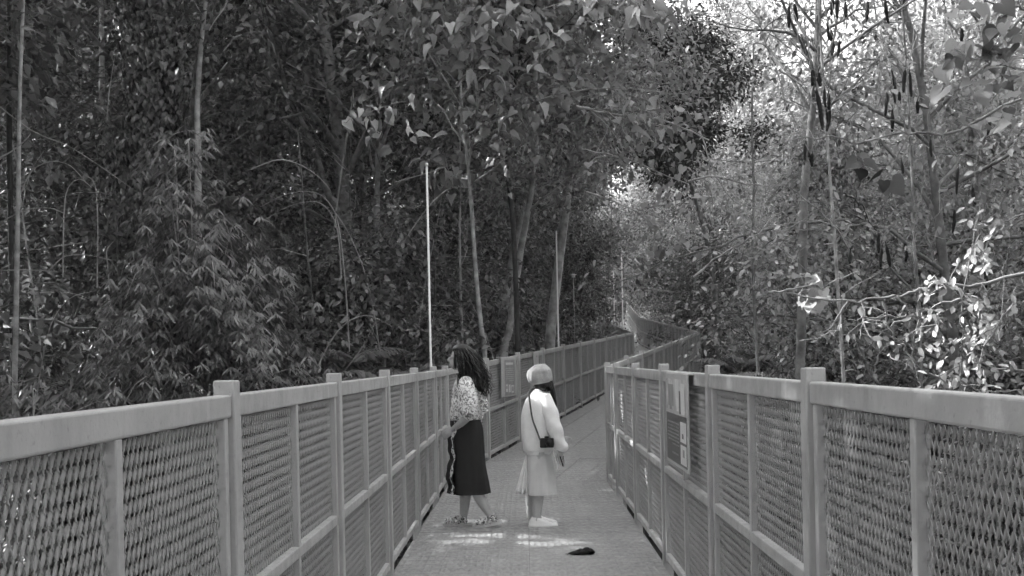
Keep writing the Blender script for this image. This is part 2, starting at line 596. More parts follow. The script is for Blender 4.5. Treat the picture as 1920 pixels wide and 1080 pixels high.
def foliage(name, tpl, pos, fwd, up, size):
    V, Fc = leaf_arrays(tpl, np.asarray(pos), np.asarray(fwd), np.asarray(up), size)
    return mesh(name, V, Fc)


def curve(rng, p, d, L, n, wander, bend):
    """a wandering branch line: bend > 0 turns up, < 0 droops"""
    pts = [np.array(p, dtype=float)]
    d = unit(np.array(d, dtype=float))
    for i in range(n):
        d = unit(d + rng.normal(0, wander, 3) + np.array([0, 0, bend / n]))
        pts.append(pts[-1] + d * L / n)
    return np.array(pts)


def skeleton(rng, h, r0, crown0, spread, n_limb, n_twig, lean=(0, 0), trunk=None, top=0.25, droop=0.2, elev=(10, 55), shape=None):
    tubes, tips = [], []
    if trunk is None:
        k = 10
        pts = [np.zeros(3)]
        dx = np.array([lean[0], lean[1], 1.0])
        for i in range(k):
            dx = unit(dx + np.append(rng.normal(0, .05, 2), 0))
            pts.append(pts[-1] + dx * h / k)
        trunk = np.array(pts)
    k = len(trunk) - 1
    rad = r0 * (1 - (1 - top) * np.linspace(0, 1, k + 1)) * np.append([1.35], np.ones(k))
    tubes.append((trunk, rad, 8))
    for i in range(n_limb):
        t = crown0 + (1 - crown0) * ((i + rng.uniform(0, 1)) / n_limb) ** 0.9
        q = t * k; j = min(int(q), k - 1); f = q - j
        p = trunk[j] * (1 - f) + trunk[j + 1] * f
        az = i * 2.4 + rng.uniform(-.5, .5)
        tt = (t - crown0) / (1 - crown0)
        sp = spread * (shape(tt) if shape else (0.55 + 0.75 * math.sin(math.pi * min(1, tt * .85 + .12)))) * rng.uniform(.65, 1.2)
        el = R(rng.uniform(*elev) + 25 * tt)
        d = np.array([math.cos(az) * math.cos(el), math.sin(az) * math.cos(el), math.sin(el)])
        lb = curve(rng, p, d, sp, 6, .16, .25 - droop)
        r1 = max(0.012, r0 * (0.42 - 0.2 * tt))
        tubes.append((lb, np.linspace(r1, r1 * .25, 7), 5))
        for m in range(n_twig):
            w = rng.uniform(.25, 1.0) * 6
            j = min(int(w), 5); f = w - j
            b = lb[j] * (1 - f) + lb[j + 1] * f
            dd = unit(lb[j + 1] - lb[j]) * .8 + rng.normal(0, .55, 3)
            tw = curve(rng, b, dd, sp * rng.uniform(.18, .42), 4, .22, -droop)
            tubes.append((tw, np.linspace(r1 * .3, r1 * .1 + .002, 5), 4))
            tips += [tw[2], tw[3], tw[4]]
        tips.append(lb[-1])
    return tubes, np.array(tips)


def tube_mesh(name, tubes):
    g = Geo()
    for p, r, s in tubes: g.tube(p, r, s, cap=False)
    return g.mesh(name)


def crown(rng, name, tips, n_per, sigma, tpl, size, drop=0.45, svar=.35, keep=None):
    N = len(tips) * n_per
    c = np.repeat(tips, n_per, 0)
    # an uneven count per clump gives light and dark clumps
    w = np.repeat(rng.uniform(.15, 1.0, len(tips)), n_per)
    k = rng.uniform(0, 1, N) < w
    c = c[k]; N = len(c)
    off = rng.normal(0, 1, (N, 3)) * np.array([sigma, sigma, sigma * .6])
    pos = c + off
    fwd = unit(off + rng.normal(0, sigma * .9, (N, 3))) + np.array([0, 0, -drop])
    up = rng.normal(0, .45, (N, 3)) + np.array([0, 0, 1.0]) + unit(off) * .4
    sz = size * rng.uniform(1 - svar, 1 + svar, N)
    if keep is not None:
        m = keep(pos); pos, fwd, up, sz = pos[m], fwd[m], up[m], sz[m]
    return foliage(name, tpl, pos, fwd, up, sz)


TREE_N = [0]


def plant(name, label, cat, trunk_me, crown_me, bark, leaf, loc, rz=0, scale=1.0, group=None, trunk_name='trunk', crown_name='crown'):
    root = thing(name, label, cat, loc, rz, group)
    root.scale = (scale,) * 3
    if trunk_me is not None: link(trunk_name, trunk_me, bark, root)
    if crown_me is not None: link(crown_name, crown_me, leaf, root)
    return root


# ---- background forest: a few kinds, copied
def forest_kind(seed, h, r0, c0, spread, nl, nt, per, sig, tpl, size, bark, leaf, **kw):
    rng = np.random.default_rng(seed)
    tb, tips = skeleton(rng, h, r0, c0, spread, nl, nt, **kw)
    tm = tube_mesh('trunk', tb); tm.materials.append(bark)
    cm = crown(rng, 'crown', tips, per, sig, tpl, size); cm.materials.append(leaf)
    return tm, cm


KIND = {
    'tall_a': forest_kind(1, 17, .17, .25, 4.0, 30, 7, 46, .45, TPL_SMALL, .14, M['bark'], M['leaf']),
    'tall_b': forest_kind(2, 19, .2, .35, 4.6, 30, 7, 46, .5, TPL_SMALL, .15, M['bark'], M['leaf_dark']),
    'tall_c': forest_kind(3, 15, .16, .18, 3.4, 30, 7, 44, .4, TPL_SMALL, .13, M['bark'], M['leaf']),
    'under_a': forest_kind(4, 7.5, .09, .12, 2.2, 24, 6, 46, .28, TPL_SMALL, .11, M['bark'], M['leaf_dark'], droop=.5),
    'under_b': forest_kind(5, 6.0, .07, .10, 2.0, 22, 6, 34, .26, TPL_OVAL, .12, M['bark'], M['leaf'], droop=.6),
    'pale_a': forest_kind(6, 14, .17, .2, 3.6, 30, 7, 26, .42, TPL_SMALL, .2, M['pale_bark'], M['leaf_far']),
    'pale_b': forest_kind(7, 10, .13, .12, 3.0, 28, 7, 28, .4, TPL_SMALL, .15, M['pale_bark'], M['leaf_far'], droop=.4),
    'thick_a': forest_kind(14, 7.5, .08, .10, 2.2, 26, 6, 46, .28, TPL_SMALL, .095, M['bark'], M['leaf_mid'], droop=.5),
    'thick_b': forest_kind(15, 9.0, .09, .12, 2.4, 26, 6, 48, .3, TPL_OVAL, .085, M['bark'], M['leaf_mid'], droop=.4),
    'shrub_d': forest_kind(16, 2.4, .03, .03, 1.2, 20, 5, 28, .16, TPL_OVAL, .09, M['bark'], M['leaf_mid'], droop=.6),
    'shrub_a': forest_kind(8, 2.4, .03, .03, 1.2, 20, 5, 26, .16, TPL_OVAL, .11, M['bark'], M['leaf'], droop=.6),
    'shrub_b': forest_kind(9, 3.0, .03, .03, 1.4, 22, 5, 30, .18, TPL_LANCE, .24, M['bark'], M['leaf_bamboo'], droop=1.0),
    'shrub_c': forest_kind(10, 2.0, .03, .03, 1.2, 18, 5, 26, .16, TPL_SMALL, .10, M['bark'], M['leaf_dark'], droop=.5),
}


def at_kind(kind, name, label, cat, x, y, s=1.0, group=None, rz=None, z=None):
    tm, cm = KIND[kind]
    gz = float(ground_z(x, y)) - 0.15 if z is None else z
    return plant(name, label, cat, tm, cm, None, None, (x, y, gz), random.uniform(0, 6.28) if rz is None else rz, s, group)


def centre_x(y):
    if y < 13.2: return 0.0
    if y < 34.4: return (y - 13.2) / 21.2 * 4.57
    if y < 55: return 4.57 + (y - 34.4) / 20.6 * .28
    return 4.85 + (y - 55) / 19 * 1.15


random.seed(21)
spots = []


ADJ = {'tall_a': 'light-leaved', 'tall_b': 'dark-leaved', 'tall_c': 'fine-leaved', 'under_a': 'dark', 'under_b': 'oval-leaved', 'pale_a': 'tall', 'pale_b': 'low', 'thick_a': 'fine-leaved', 'thick_b': 'oval-leaved',
       'shrub_a': 'oval-leaved', 'shrub_b': 'narrow-leaved', 'shrub_c': 'dark fine-leaved', 'shrub_d': 'light oval-leaved'}


def where(kd, label, px, y):
    spot = next(w for lim, w in ((60, 'at the left edge'), (260, 'left of the bamboo clump'), (560, 'behind the bamboo clump'), (780, 'left of the white pole'), (930, 'behind the white pole'), (1110, 'behind the leaning trunks'),
                                 (1330, 'above the far bend'), (1480, 'left of the pod tree'), (1620, 'around the pod tree'), (1780, 'right of the pod tree'), (9e9, 'at the right edge')) if px < lim)
    row = 'near' if y < 20 else 'second row' if y < 30 else 'third row' if y < 42 else 'back row' if y < 60 else 'farthest row'
    return ADJ[kd] + ' ' + label + ', ' + row + ' ' + spot


def scatter(kinds, name, label, cat, group, n, xr, yr, mind, s=(.85, 1.2), side=None, clear=3.0, test=None, foot=1.2):
    made = 0
    for _ in range(n * 30):
        if made >= n: break
        y = random.uniform(*yr)
        x = random.uniform(xr[0] * y, xr[1] * y)
        if abs(x - centre_x(y)) < clear: continue
        if side == 'l' and x > centre_x(y): continue
        if side == 'r' and x < centre_x(y): continue
        if test and not test(x, y): continue
        px = VPX + x / y * F
        if 'hillside' in name and y < 74 and 1365 < px < 1610: continue           # the bright gap in the canopy
        if x > centre_x(y) and y < 37 and px - foot * F / y < 1318: continue      # the bend of the walkway stays in view
        if any((x - a) ** 2 + (y - b) ** 2 < (mind * .5 + m * .5) ** 2 for a, b, m in spots): continue
        spots.append((x, y, mind))
        kd = random.choice(kinds)
        at_kind(kd, name, where(kd, label, px, y), cat, x, y, random.uniform(*s), group)
        made += 1
    return made


scatter(['tall_a', 'tall_b', 'tall_c'], 'forest_tree', 'slender tree in the left forest', 'tree',
        'trees of the dark forest wall', 46, (-.66, .12), (22, 62), 2.6, (.9, 1.25), 'l', 4.0)
scatter(['under_a', 'under_b'], 'understory_tree', 'bush under the left forest trees', 'tree',
        'understory trees left of the walkway', 40, (-.62, .12), (19, 50), 2.0, (.8, 1.2), 'l', 3.2)
scatter(['shrub_a', 'shrub_b', 'shrub_c'], 'shrub', 'shrub in the left undergrowth', 'shrub',
        'undergrowth shrubs left of the walkway', 60, (-.6, .12), (13, 36), 1.2, (.8, 1.35), 'l', 3.1)
scatter(['pale_a', 'pale_b'], 'hillside_tree', 'sunlit tree on the right hillside', 'tree',
        'sunlit trees on the right hillside', 42, (.05, .60), (42, 90), 3.0, (.9, 1.3), 'r', 3.2)
scatter(['pale_b', 'thick_a', 'thick_b'], 'bushy_tree', 'bushy tree in the right thicket', 'tree',
        'bushy trees of the right thicket', 34, (.10, .60), (19, 44), 2.2, (.7, 1.05), 'r', 4.2, foot=2.4)
scatter(['shrub_a', 'shrub_d', 'shrub_d', 'shrub_b'], 'shrub', 'shrub in the right thicket', 'shrub',
        'undergrowth shrubs right of the walkway', 55, (.1, .58), (11, 36), 1.2, (.9, 1.4), 'r', 4.0, foot=2.3)

scatter(['tall_b', 'tall_c'], 'forest_tree', 'tree over the far walkway', 'tree',
        'dark trees over the far stretch', 12, (.0, .19), (56, 80), 2.2, (.8, 1.0), None, 3.0, foot=0)
scatter(['under_a', 'under_b'], 'understory_tree', 'bush crowding the far walkway', 'tree',
        'bushes along the far stretch', 22, (-.02, .19), (38, 82), 1.6, (.8, 1.1), None, 2.6, foot=0)
for x, y in ((3.0, 79), (5.2, 78), (7.2, 80), (9.5, 79), (6.3, 82)):
    at_kind('under_a', 'understory_tree', 'dark bush closing the view at the end of the walkway', 'tree', x, y, 1.25, 'bushes at the end of the walkway')
for x, y, kd, sc_ in ((-.5, 41, 'tall_b', .8), (-2.6, 46, 'tall_b', .9), (.6, 50, 'tall_c', .9), (-4.5, 42, 'tall_c', 1.0), (-1.6, 55, 'tall_b', .9), (1.2, 58, 'tall_b', .8)):
    at_kind(kd, 'forest_tree', where(kd, 'tree shading the third walkway stretch', VPX + x / y * F, y), 'tree', x, y, sc_, 'trees shading the third stretch')
# ---- trees beyond the far end close the view; the sky shows only above them
scatter(['pale_a', 'pale_b', 'pale_a'], 'hillside_tree', 'sunlit tree behind the walkway end', 'tree',
        'trees behind the far end of the walkway', 26, (-.02, .48), (78, 115), 3.6, (1.0, 1.35), None, 0.0)


for x, y, sc_, lb in ((6.4, 16.5, 1.3, 'leafy tree filling the upper right edge of the thicket'), (9.2, 21, 1.45, 'taller leafy tree behind the upper right thicket')):
    at_kind('thick_b', 'bushy_tree', lb, 'tree', x, y, sc_, 'bushy trees of the right thicket')
# the forest goes on behind and beside the viewpoint: unseen trees added to cut light
random.seed(5)
for x, y, sc_ in ((-5, -6, 1.0), (4.5, -7, 1.05), (0.5, -12, 1.1), (-9, -9, 1.1), (9, -6, 1.0), (8, 0, .9), (10, 5, 1.0), (7.5, -12, 1.2), (-5, -15, 1.2), (12, 10, .9), (-8, -2.5, .9), (14, 1, 1.1), (8.3, 4.2, .75)):
    at_kind(random.choice(['tall_a', 'tall_c', 'tall_b']), 'forest_tree', 'unseen forest tree added beside the near end of the walkway', 'tree', x, y, sc_ * .95, 'unseen trees around the near end of the walkway')
# ---- unseen shade trees added at the left: crown gaps cut along sun rays
def ray_gap(targets):
    T = np.array([t[:3] for t in targets], dtype=float)
    rr = np.array([t[3] for t in targets])
    S = np.array(SUN)

    def keep(pos):
        m = np.ones(len(pos), dtype=bool)
        for t, r in zip(T, rr):
            q = pos - t
            d2 = (q * q).sum(1) - (q @ S) ** 2
            m &= d2 > r * r
        return m
    return keep


rg_ = np.random.default_rng(4)
LIT = [(x, 9.05 - .37 * x + rg_.normal(0, .22), 0, rg_.uniform(.05, .13)) for x in np.linspace(-.9, .75, 13)]
LIT += [(x, 9.85 - .3 * x + rg_.normal(0, .06), 0, rg_.uniform(.06, .12)) for x in np.linspace(-.6, .7, 10)]
LIT += [(rg_.uniform(-.8, .8), rg_.uniform(4, 8), 0, .05) for _ in range(4)] + [(rg_.uniform(-.8, .9), rg_.uniform(10.3, 13), 0, .08) for _ in range(6)]
LIT += [
       (1.0, 10.1, .95, .24), (1.0, 10.6, .5, .2), (1.0, 11.2, 1.1, .22), (1.0, 11.8, .7, .2), (1.0, 12.5, 1.1, .2), (1.0, 9.3, .5, .22), (1.0, 8.6, .3, .16), (1.0, 9.0, 1.2, .14), (1.0, 7.4, 1.3, .1), (1.0, 6.2, 1.3, .12),
       (-.6, 9.65, 1.66, .12), (-.02, 9.6, 1.1, .14), (-.15, 9.7, .5, .14), (-.5, 9.6, .9, .10),
       (.3, 16.2, .2, .4), (1.0, 19.5, .3, .3), (.1, 14.6, .05, .3),
       tuple(P(1820, 640, 8)) + (.8,), tuple(P(1840, 500, 8)) + (.6,), tuple(P(1740, 560, 8)) + (.65,), tuple(P(1520, 530, 8.5)) + (.6,), tuple(P(1780, 700, 8)) + (.7,)]
KEEP = ray_gap(LIT)
for i, (x, y, s) in enumerate([(-9.0, 3.0, 1.0), (-10.5, 6.2, 1.05), (-9.2, 9.2, 1.1), (-10.8, 12.6, 1.1), (-9.6, 15.6, 1.0), (-12.5, 18.8, 1.1), (-9.5, 0.2, .95), (-13.5, 9.5, 1.2), (-14, 14.5, 1.2), (-13.5, 4.5, 1.2)]):
    rng = np.random.default_rng(100 + i)
    tb, tips = skeleton(rng, 15 * s, .2, .28, 3.4, 30, 7)
    gz = float(ground_z(x, y)) - .15
    cm = crown(rng, 'crown', tips, 34, .42, TPL_SMALL, .2, keep=lambda p: KEEP(p + np.array([x, y, gz])))
    plant('shade_tree', 'unseen leafy tree added left of the near railing for its shade', 'tree', tube_mesh('trunk', tb), cm, M['bark'], M['leaf'], (x, y, gz),
          group='unseen shade trees beside the near railing')


# ---- traced trees: trunk lines read from the photograph at their own distance
def traced(path, d, to_ground=True, dd=0.0):
    pts = [P(px, py, d + dd * i) for i, (px, py) in enumerate(path)]
    if to_ground:
        b = pts[0]
        gz = float(ground_z(b.x, b.y)) - .2
        if gz < b.z: pts = [Vector((b.x - (pts[1].x - b.x) * .3, b.y, gz))] + pts
    return np.array([tuple(p) for p in pts])


def smooth_path(p, k=4):
    return np.array([q for q in resample([tuple(a) for a in p], k)])


def traced_tree(seed, name, label, path, d, r, bark, leaf, tpl, size, c0, spread, nl, nt, per, sig, top=.35, droop=.3, group=None, cat='tree', leafy=True, **kw):
    rng = np.random.default_rng(seed)
    tr = smooth_path(traced(path, d))
    base = tr[0].copy()
    tr = tr - base
    tb, tips = skeleton(rng, 1, r, c0, spread, nl, nt, trunk=tr, top=top, droop=droop, **kw)
    cm = crown(rng, 'crown', tips, per, sig, tpl, size, keep=lambda p: KEEP(p + base)) if leafy else None  # crown gaps shaped to pass sun to chosen spots
    return plant(name, label, cat, tube_mesh('trunk', tb), cm, bark, leaf, tuple(base), group=group)


BR = dict(bark=M['pale_bark'], leaf=M['leaf_broad'], tpl=TPL_HEART, size=.092, nt=7, per=42, sig=.35)
traced_tree(31, 'broadleaf_tree', 'grey leaning tree with large heart-shaped leaves, nearest the two thin poles', [(1030, 690), (1040, 560), (1062, 380), (1078, 230), (1090, 100), (1100, -60), (1105, -240)], 22.5, .125, c0=.52, spread=2.3, nl=26, **BR)
traced_tree(32, 'broadleaf_tree', 'slanting pale tree with large leaves left of the leaning grey tree', [(945, 690), (955, 620), (975, 480), (1000, 330), (1005, 200), (1000, 60), (990, -120)], 20.5, .085, c0=.5, spread=3.0, nl=24, **BR)
traced_tree(33, 'broadleaf_tree', 'pale mottled trunk leaning right among the slender middle trees', [(935, 690), (943, 600), (965, 460), (985, 380), (1015, 250), (1040, 120), (1050, -40), (1055, -200)], 24.0, .10, c0=.5, spread=2.7, nl=24, **BR)
traced_tree(34, 'slender_tree', 'dark wavy slender tree in front of the leaning trunks', [(972, 690), (968, 560), (962, 420), (950, 310), (948, 260), (960, 180), (975, 120), (985, 40), (980, -60)], 19.0, .055, M['dark_bark'], M['leaf_broad'], TPL_HEART, .20, .62, 2.2, 16, 5, 8, .28)
traced_tree(35, 'slender_tree', 'slender curved tree behind the railing just right of the dark-haired woman', [(910, 690), (903, 620), (893, 520), (885, 400), (880, 340), (868, 220), (860, 100), (850, -60)], 18.5, .05, M['pale_bark'], M['leaf_broad'], TPL_HEART, .2, .6, 2.6, 20, 5, 9, .3)
traced_tree(36, 'slender_tree', 'pale mottled trunk standing left of the tall white pole', [(700, 640), (705, 520), (706, 420), (708, 320), (712, 200), (718, 60), (722, -100)], 24, .10, M['pale_bark'], M['leaf'], TPL_OVAL, .19, .5, 3.2, 22, 6, 14, .3)
traced_tree(37, 'slender_tree', 'pale thin trunk at the far left edge of the forest', [(28, 800), (30, 600), (34, 380), (37, 180), (44, 0), (50, -150)], 14, .045, M['pale_bark'], M['leaf'], TPL_OVAL, .15, .82, 1.6, 10, 4, 8, .25)
for sd, path, d, r, lb in [(38, [(188, 420), (190, 310), (191, 150), (190, 0), (190, -160)], 24, .11, 'straight grey trunk third from the left edge of the forest'),
                           (39, [(150, 420), (148, 235), (146, 100), (147, 0), (146, -160)], 29, .12, 'blurred grey trunk second from the left edge of the forest'),
                           (40, [(90, 420), (85, 215), (84, 100), (80, 0), (78, -160)], 31, .12, 'blurred grey trunk just right of the pale thin leftmost trunk'),
                           (41, [(372, 460), (372, 310), (370, 200), (376, 100), (386, 0), (400, -160)], 17.5, .07, 'pale forked trunk just right of the creeper-covered tree'),
                           (42, [(18, 300), (18, 110), (17, 40), (16, -100)], 16, .05, 'dark thin trunk at the top left corner')]:
    traced_tree(sd, 'slender_tree', lb, path, d, r, M['dark_bark'] if sd == 42 else M['pale_bark'], M['leaf_dark'], TPL_SMALL, .16, .8, 2.0, 10, 5, 14, .3)
# dark dense tree left of the bright gap
traced_tree(43, 'evergreen_tree', 'dense backlit tree hanging beside the bright gap in the canopy', [(1345, 640), (1335, 500), (1300, 360), (1255, 240), (1238, 150), (1232, 70)], 32, .08, M['bark'], M['leaf_backlit'], TPL_SMALL, .13, .58, 1.9, 30, 7, 95, .30, droop=1.1, elev=(-15, 60))
# tree with pods, pale trunk at the right
traced_tree(44, 'pod_tree', 'pale straight trunk with bare branches rising behind the right railing', [(1500, 760), (1502, 640), (1505, 480), (1508, 360), (1520, 240), (1530, 120), (1535, 0), (1540, -150)], 14, .075, M['bark'], M['leaf_broad'], TPL_OVAL, .085, .62, 1.7, 20, 6, 2, .2, top=.5)

# tree wrapped in creeper
rng = np.random.default_rng(50)
tr = smooth_path(traced([(272, 560), (272, 330), (280, 200), (290, 80), (300, -60), (305, -160)], 18))
base = tr[0].copy(); tr = tr - base
N = 9000
t = rng.uniform(.25, 1, N) * (len(tr) - 1)
j = np.minimum(t.astype(int), len(tr) - 2); f = (t - j)[:, None]
c = tr[j] * (1 - f) + tr[j + 1] * f
az = rng.uniform(0, 6.28, N)
rad = .18 + np.abs(rng.normal(0, .17, N)) * (1 + .6 * np.sin(c[:, 2] * 2.3 + az))
out = np.stack([np.cos(az), np.sin(az), np.zeros(N)], 1)
cm = foliage('creeper', TPL_HEART, c + out * rad[:, None] + rng.normal(0, .05, (N, 3)), np.stack([out[:, 0] * .3, out[:, 1] * .3, -np.ones(N)], 1) + rng.normal(0, .25, (N, 3)), out + rng.normal(0, .2, (N, 3)), rng.uniform(.07, .13, N))
plant('creeper_tree', 'trunk thickly wrapped in hanging creeper leaves above the bamboo', 'tree', tube_mesh('trunk', [(tr, np.linspace(.15, .1, len(tr)), 8)]), cm, M['bark'], M['leaf'], tuple(base), crown_name='creeper')


# ---- bamboo: arching culms that carry fans of narrow leaves
def bamboo(seed, loc, H, Rb, n_culm, per, leaf=.17, gz=None):
    rng = np.random.default_rng(seed)
    culms, pos, fwd, up, sz = [], [], [], [], []
    for i in range(n_culm):
        az = rng.uniform(0, 6.28)
        reach = Rb * math.sqrt(rng.uniform(.02, 1.2))
        h = H * (1 - .62 * (reach / Rb) ** 1.1) * rng.uniform(.85, 1.08)
        tt = np.linspace(0, 1, 12)
        rr = reach * (tt ** 1.6)
        zz = h * np.sin(tt * math.pi * .62) / math.sin(math.pi * .5)
        p = np.stack([np.cos(az) * rr + rng.normal(0, .1), np.sin(az) * rr + rng.normal(0, .1), zz], 1)
        culms.append((p, np.linspace(.016, .003, 12), 5))
        for m in range(per):
            q = rng.uniform(.3, 1) * 11; j = min(int(q), 10); f = q - j
            b = p[j] * (1 - f) + p[j + 1] * f
            o = rng.normal(0, 1, 3) * np.array([.2, .2, .15])
            b = b + o
            a2 = math.atan2(b[1], b[0]) + rng.normal(0, .7)
            dirn = np.array([math.cos(a2), math.sin(a2), -.55])
            nl = rng.integers(5, 9)
            for w in np.linspace(-1.0, 1.0, nl):
                s_ = np.array([-math.sin(a2), math.cos(a2), 0])
                fw = dirn * math.cos(w) + s_ * math.sin(w) + np.array([0, 0, -.25 * abs(w)])
                pos.append(b + rng.normal(0, .012, 3)); fwd.append(fw + rng.normal(0, .08, 3))
                up.append(np.array([math.cos(a2) * .5, math.sin(a2) * .5, 1]) + rng.normal(0, .15, 3))
                sz.append(leaf * rng.uniform(.6, 1.25))
    cm = foliage('leaves', TPL_LANCE, np.array(pos), np.array(fwd), np.array(up), np.array(sz))
    return tube_mesh('culms', culms), cm


def put_bamboo(seed, label, px, d, H, Rb, n, per, leaf=.17):
    b = P(px, 700, d)
    gz = float(ground_z(b.x, b.y)) - .1
    tm, cm = bamboo(seed, None, H - gz, Rb, n, per, leaf)
    plant('bamboo_clump', label, 'bamboo', tm, cm, M['cane'], M['leaf_bamboo'], (b.x, b.y, gz), trunk_name='culms', crown_name='leaves')


put_bamboo(61, 'large drooping bamboo clump behind the left railing', 372, 13.2, 4.6, 2.35, 150, 78, .17)
put_bamboo(62, 'low bamboo growth spilling from the left edge over the railing', 60, 11.5, 1.9, 1.5, 34, 40, .14)
put_bamboo(63, 'wispy bamboo behind the tall white pole', 800, 19.5, 2.9, 1.5, 34, 36)
put_bamboo(64, 'small bamboo tuft between the big clump and the white pole', 640, 16.5, 1.6, 1.1, 26, 36)
put_bamboo(65, 'bamboo thicket under the leaning grey tree', 1010, 27, 3.3, 1.7, 40, 40, .2)


# ---- ferns: arching fronds with paired leaflets
def fern(seed, n_frond, L):
    rng = np.random.default_rng(seed)
    st, pos, fwd, up, sz = [], [], [], [], []
    for i in range(n_frond):
        az = i * 2.4 + rng.uniform(-.4, .4)
        l = L * rng.uniform(.7, 1.15)
        t = np.linspace(0, 1, 26)
        o = np.array([math.cos(az), math.sin(az), 0]); s = np.array([-math.sin(az), math.cos(az), 0])
        p = o * (l * .85 * t ** 1.1)[:, None] + np.array([0, 0, 1]) * (l * (.95 * t - .75 * t * t))[:, None]
        st.append((p[::4], np.linspace(.006, .002, len(p[::4])), 4))
        for k in range(3, 26):
            w = l * .26 * math.sin(math.pi * min(1, .12 + t[k] * .95)) + .02
            for sg in (-1, 1):
                pos.append(p[k]); fwd.append(s * sg + o * .35 + np.array([0, 0, -.25])); up.append((0, 0, 1)); sz.append(w * rng.uniform(.9, 1.1))
    tp = (TPL_LANCE[0] * np.array([1.6, 1, 1]), TPL_LANCE[1])
    return tube_mesh('stalks', st), foliage('fronds', tp, np.array(pos), np.array(fwd) + rng.normal(0, .05, (len(pos), 3)), np.array(up), np.array(sz))


fm = [fern(s, 14, 1.0) for s in (1, 2)]
for a, b in fm: a.materials.append(M['twig']); b.materials.append(M['leaf_bamboo'])
for i, (px, py, d, s) in enumerate([(610, 720, 13, 1.1), (680, 700, 14, 1.2), (740, 690, 15.5, 1.2), (640, 650, 17, 1.3), (560, 770, 12, 1.0), (790, 680, 17, 1.2), (1330, 690, 16, 1.2), (1390, 660, 19, 1.3)]):
    p = P(px, py, d)
    a, b = fm[i % 2]
    sd = 'left' if px < 1000 else 'right'
    plant('fern', 'feathery fern with arching fronds low behind the %s railing' % sd, 'fern', a, b, None, None, (p.x, p.y, p.z - .35 * s), random.uniform(0, 6.28), s,
          group='ferns behind the %s railing' % sd, trunk_name='stalks', crown_name='fronds')
    # a short mound carries each fern
    gz = float(ground_z(p.x, p.y))

# ---- thin pale saplings and lianas that break up the dark wall of leaves
rng = np.random.default_rng(88)
for i, (px, py, d, lean) in enumerate([(232, 420, 19, .02), (330, 380, 21, -.03), (560, 560, 18.5, .04), (610, 560, 23, .0), (668, 600, 21, -.02), (752, 600, 22, .03), (835, 640, 21, -.04),
                                       (862, 640, 19.6, .03), (925, 650, 22, -.05), (1003, 650, 24, .06), (1115, 600, 31, .02), (110, 500, 17, .02), (1420, 660, 15.5, .03), (1585, 700, 13, -.05), (1700, 700, 14, .06)]):
    b = P(px, py, d)
    gz = float(ground_z(b.x, b.y)) - .2
    h = rng.uniform(8, 11)
    pts = curve(rng, (0, 0, 0), (lean + rng.normal(0, .03), rng.normal(0, .03), 1), h, 12, .035, .1)
    g = Geo(); g.tube(pts, np.linspace(.036, .012, 13) * rng.uniform(.7, 1.25), 6, cap=False)
    root = thing('sapling', 'thin bare sapling stem rising through the %s foliage' % ('left' if px < 1150 else 'right'), 'sapling', (b.x, b.y, gz), 0, 'thin saplings in the %s forest' % ('left' if px < 1150 else 'right'))
    g.build('stem', M['pale_bark'] if i % 2 else M['bark'], root)
    for k in range(5):
        j = rng.integers(4, 11)
        tw = curve(rng, pts[j], (rng.normal(0, 1), rng.normal(0, 1), .5), rng.uniform(.5, 1.3), 5, .2, .2)
        g = Geo(); g.tube(tw, np.linspace(.009, .003, 6), 4, cap=False); g.build('branch', M['pale_bark'], root)
# ---- bare arching canes at the left
CANES = [([(-20, 185), (60, 245), (130, 275), (200, 320), (245, 352)], 14.5), ([(118, 520), (120, 400), (128, 352), (150, 336), (172, 352)], 15), ([(182, 540), (183, 420), (178, 348), (160, 328)], 15.5),
         ([(-15, 428), (40, 397), (90, 390), (125, 402)], 14), ([(470, 318), (520, 300), (560, 308), (595, 330), (620, 356)], 16), ([(655, 660), (648, 540), (636, 430), (620, 385), (590, 361), (540, 363), (488, 388)], 16.5),
         ([(640, 520), (632, 430), (610, 388), (580, 378), (530, 392), (482, 424)], 16.2), ([(712, 660), (700, 580), (680, 500), (655, 440), (630, 400)], 17), ([(590, 700), (620, 640), (650, 605), (690, 592), (735, 612)], 16),
         ([(650, 690), (680, 650), (706, 598)], 16.4), ([(752, 460), (790, 405), (820, 370), (850, 352), (885, 352)], 18), ([(740, 342), (800, 325), (850, 308)], 18.5), ([(200, 226), (205, 170), (216, 100)], 16),
         ([(-10, 300), (20, 285), (45, 265), (58, 250)], 13.5), ([(40, 360), (60, 320), (95, 303), (130, 310), (160, 340)], 15.2), ([(90, 510), (120, 482), (160, 478), (210, 488)], 14.2), ([(-10, 508), (50, 506), (110, 510)], 14),
         ([(205, 545), (202, 500), (200, 470), (215, 450)], 13.8), ([(275, 330), (300, 280), (330, 250), (370, 245)], 15), ([(420, -30), (425, 5), (402, 40), (392, 58)], 15.5), ([(60, 800), (75, 700), (95, 610), (130, 560), (180, 545)], 14.6),
         ([(900, 690), (880, 600), (840, 560), (790, 600)], 20), ([(930, 690), (915, 640), (900, 600), (880, 560)], 19)]
for i, (path, d) in enumerate(CANES):
    p = smooth_path(np.array([tuple(P(a, b, d)) for a, b in path]), 5)
    g = Geo(); g.tube(p - p[0], np.linspace(.011, .005, len(p)), 5, cap=False)
    o = g.build('bare_cane', M['cane'] if i % 3 else M['twig'])
    o.location = tuple(p[0])
    tag(o, 'thin bare cane arching through the dark undergrowth on the left', 'cane', 'bare arching canes')

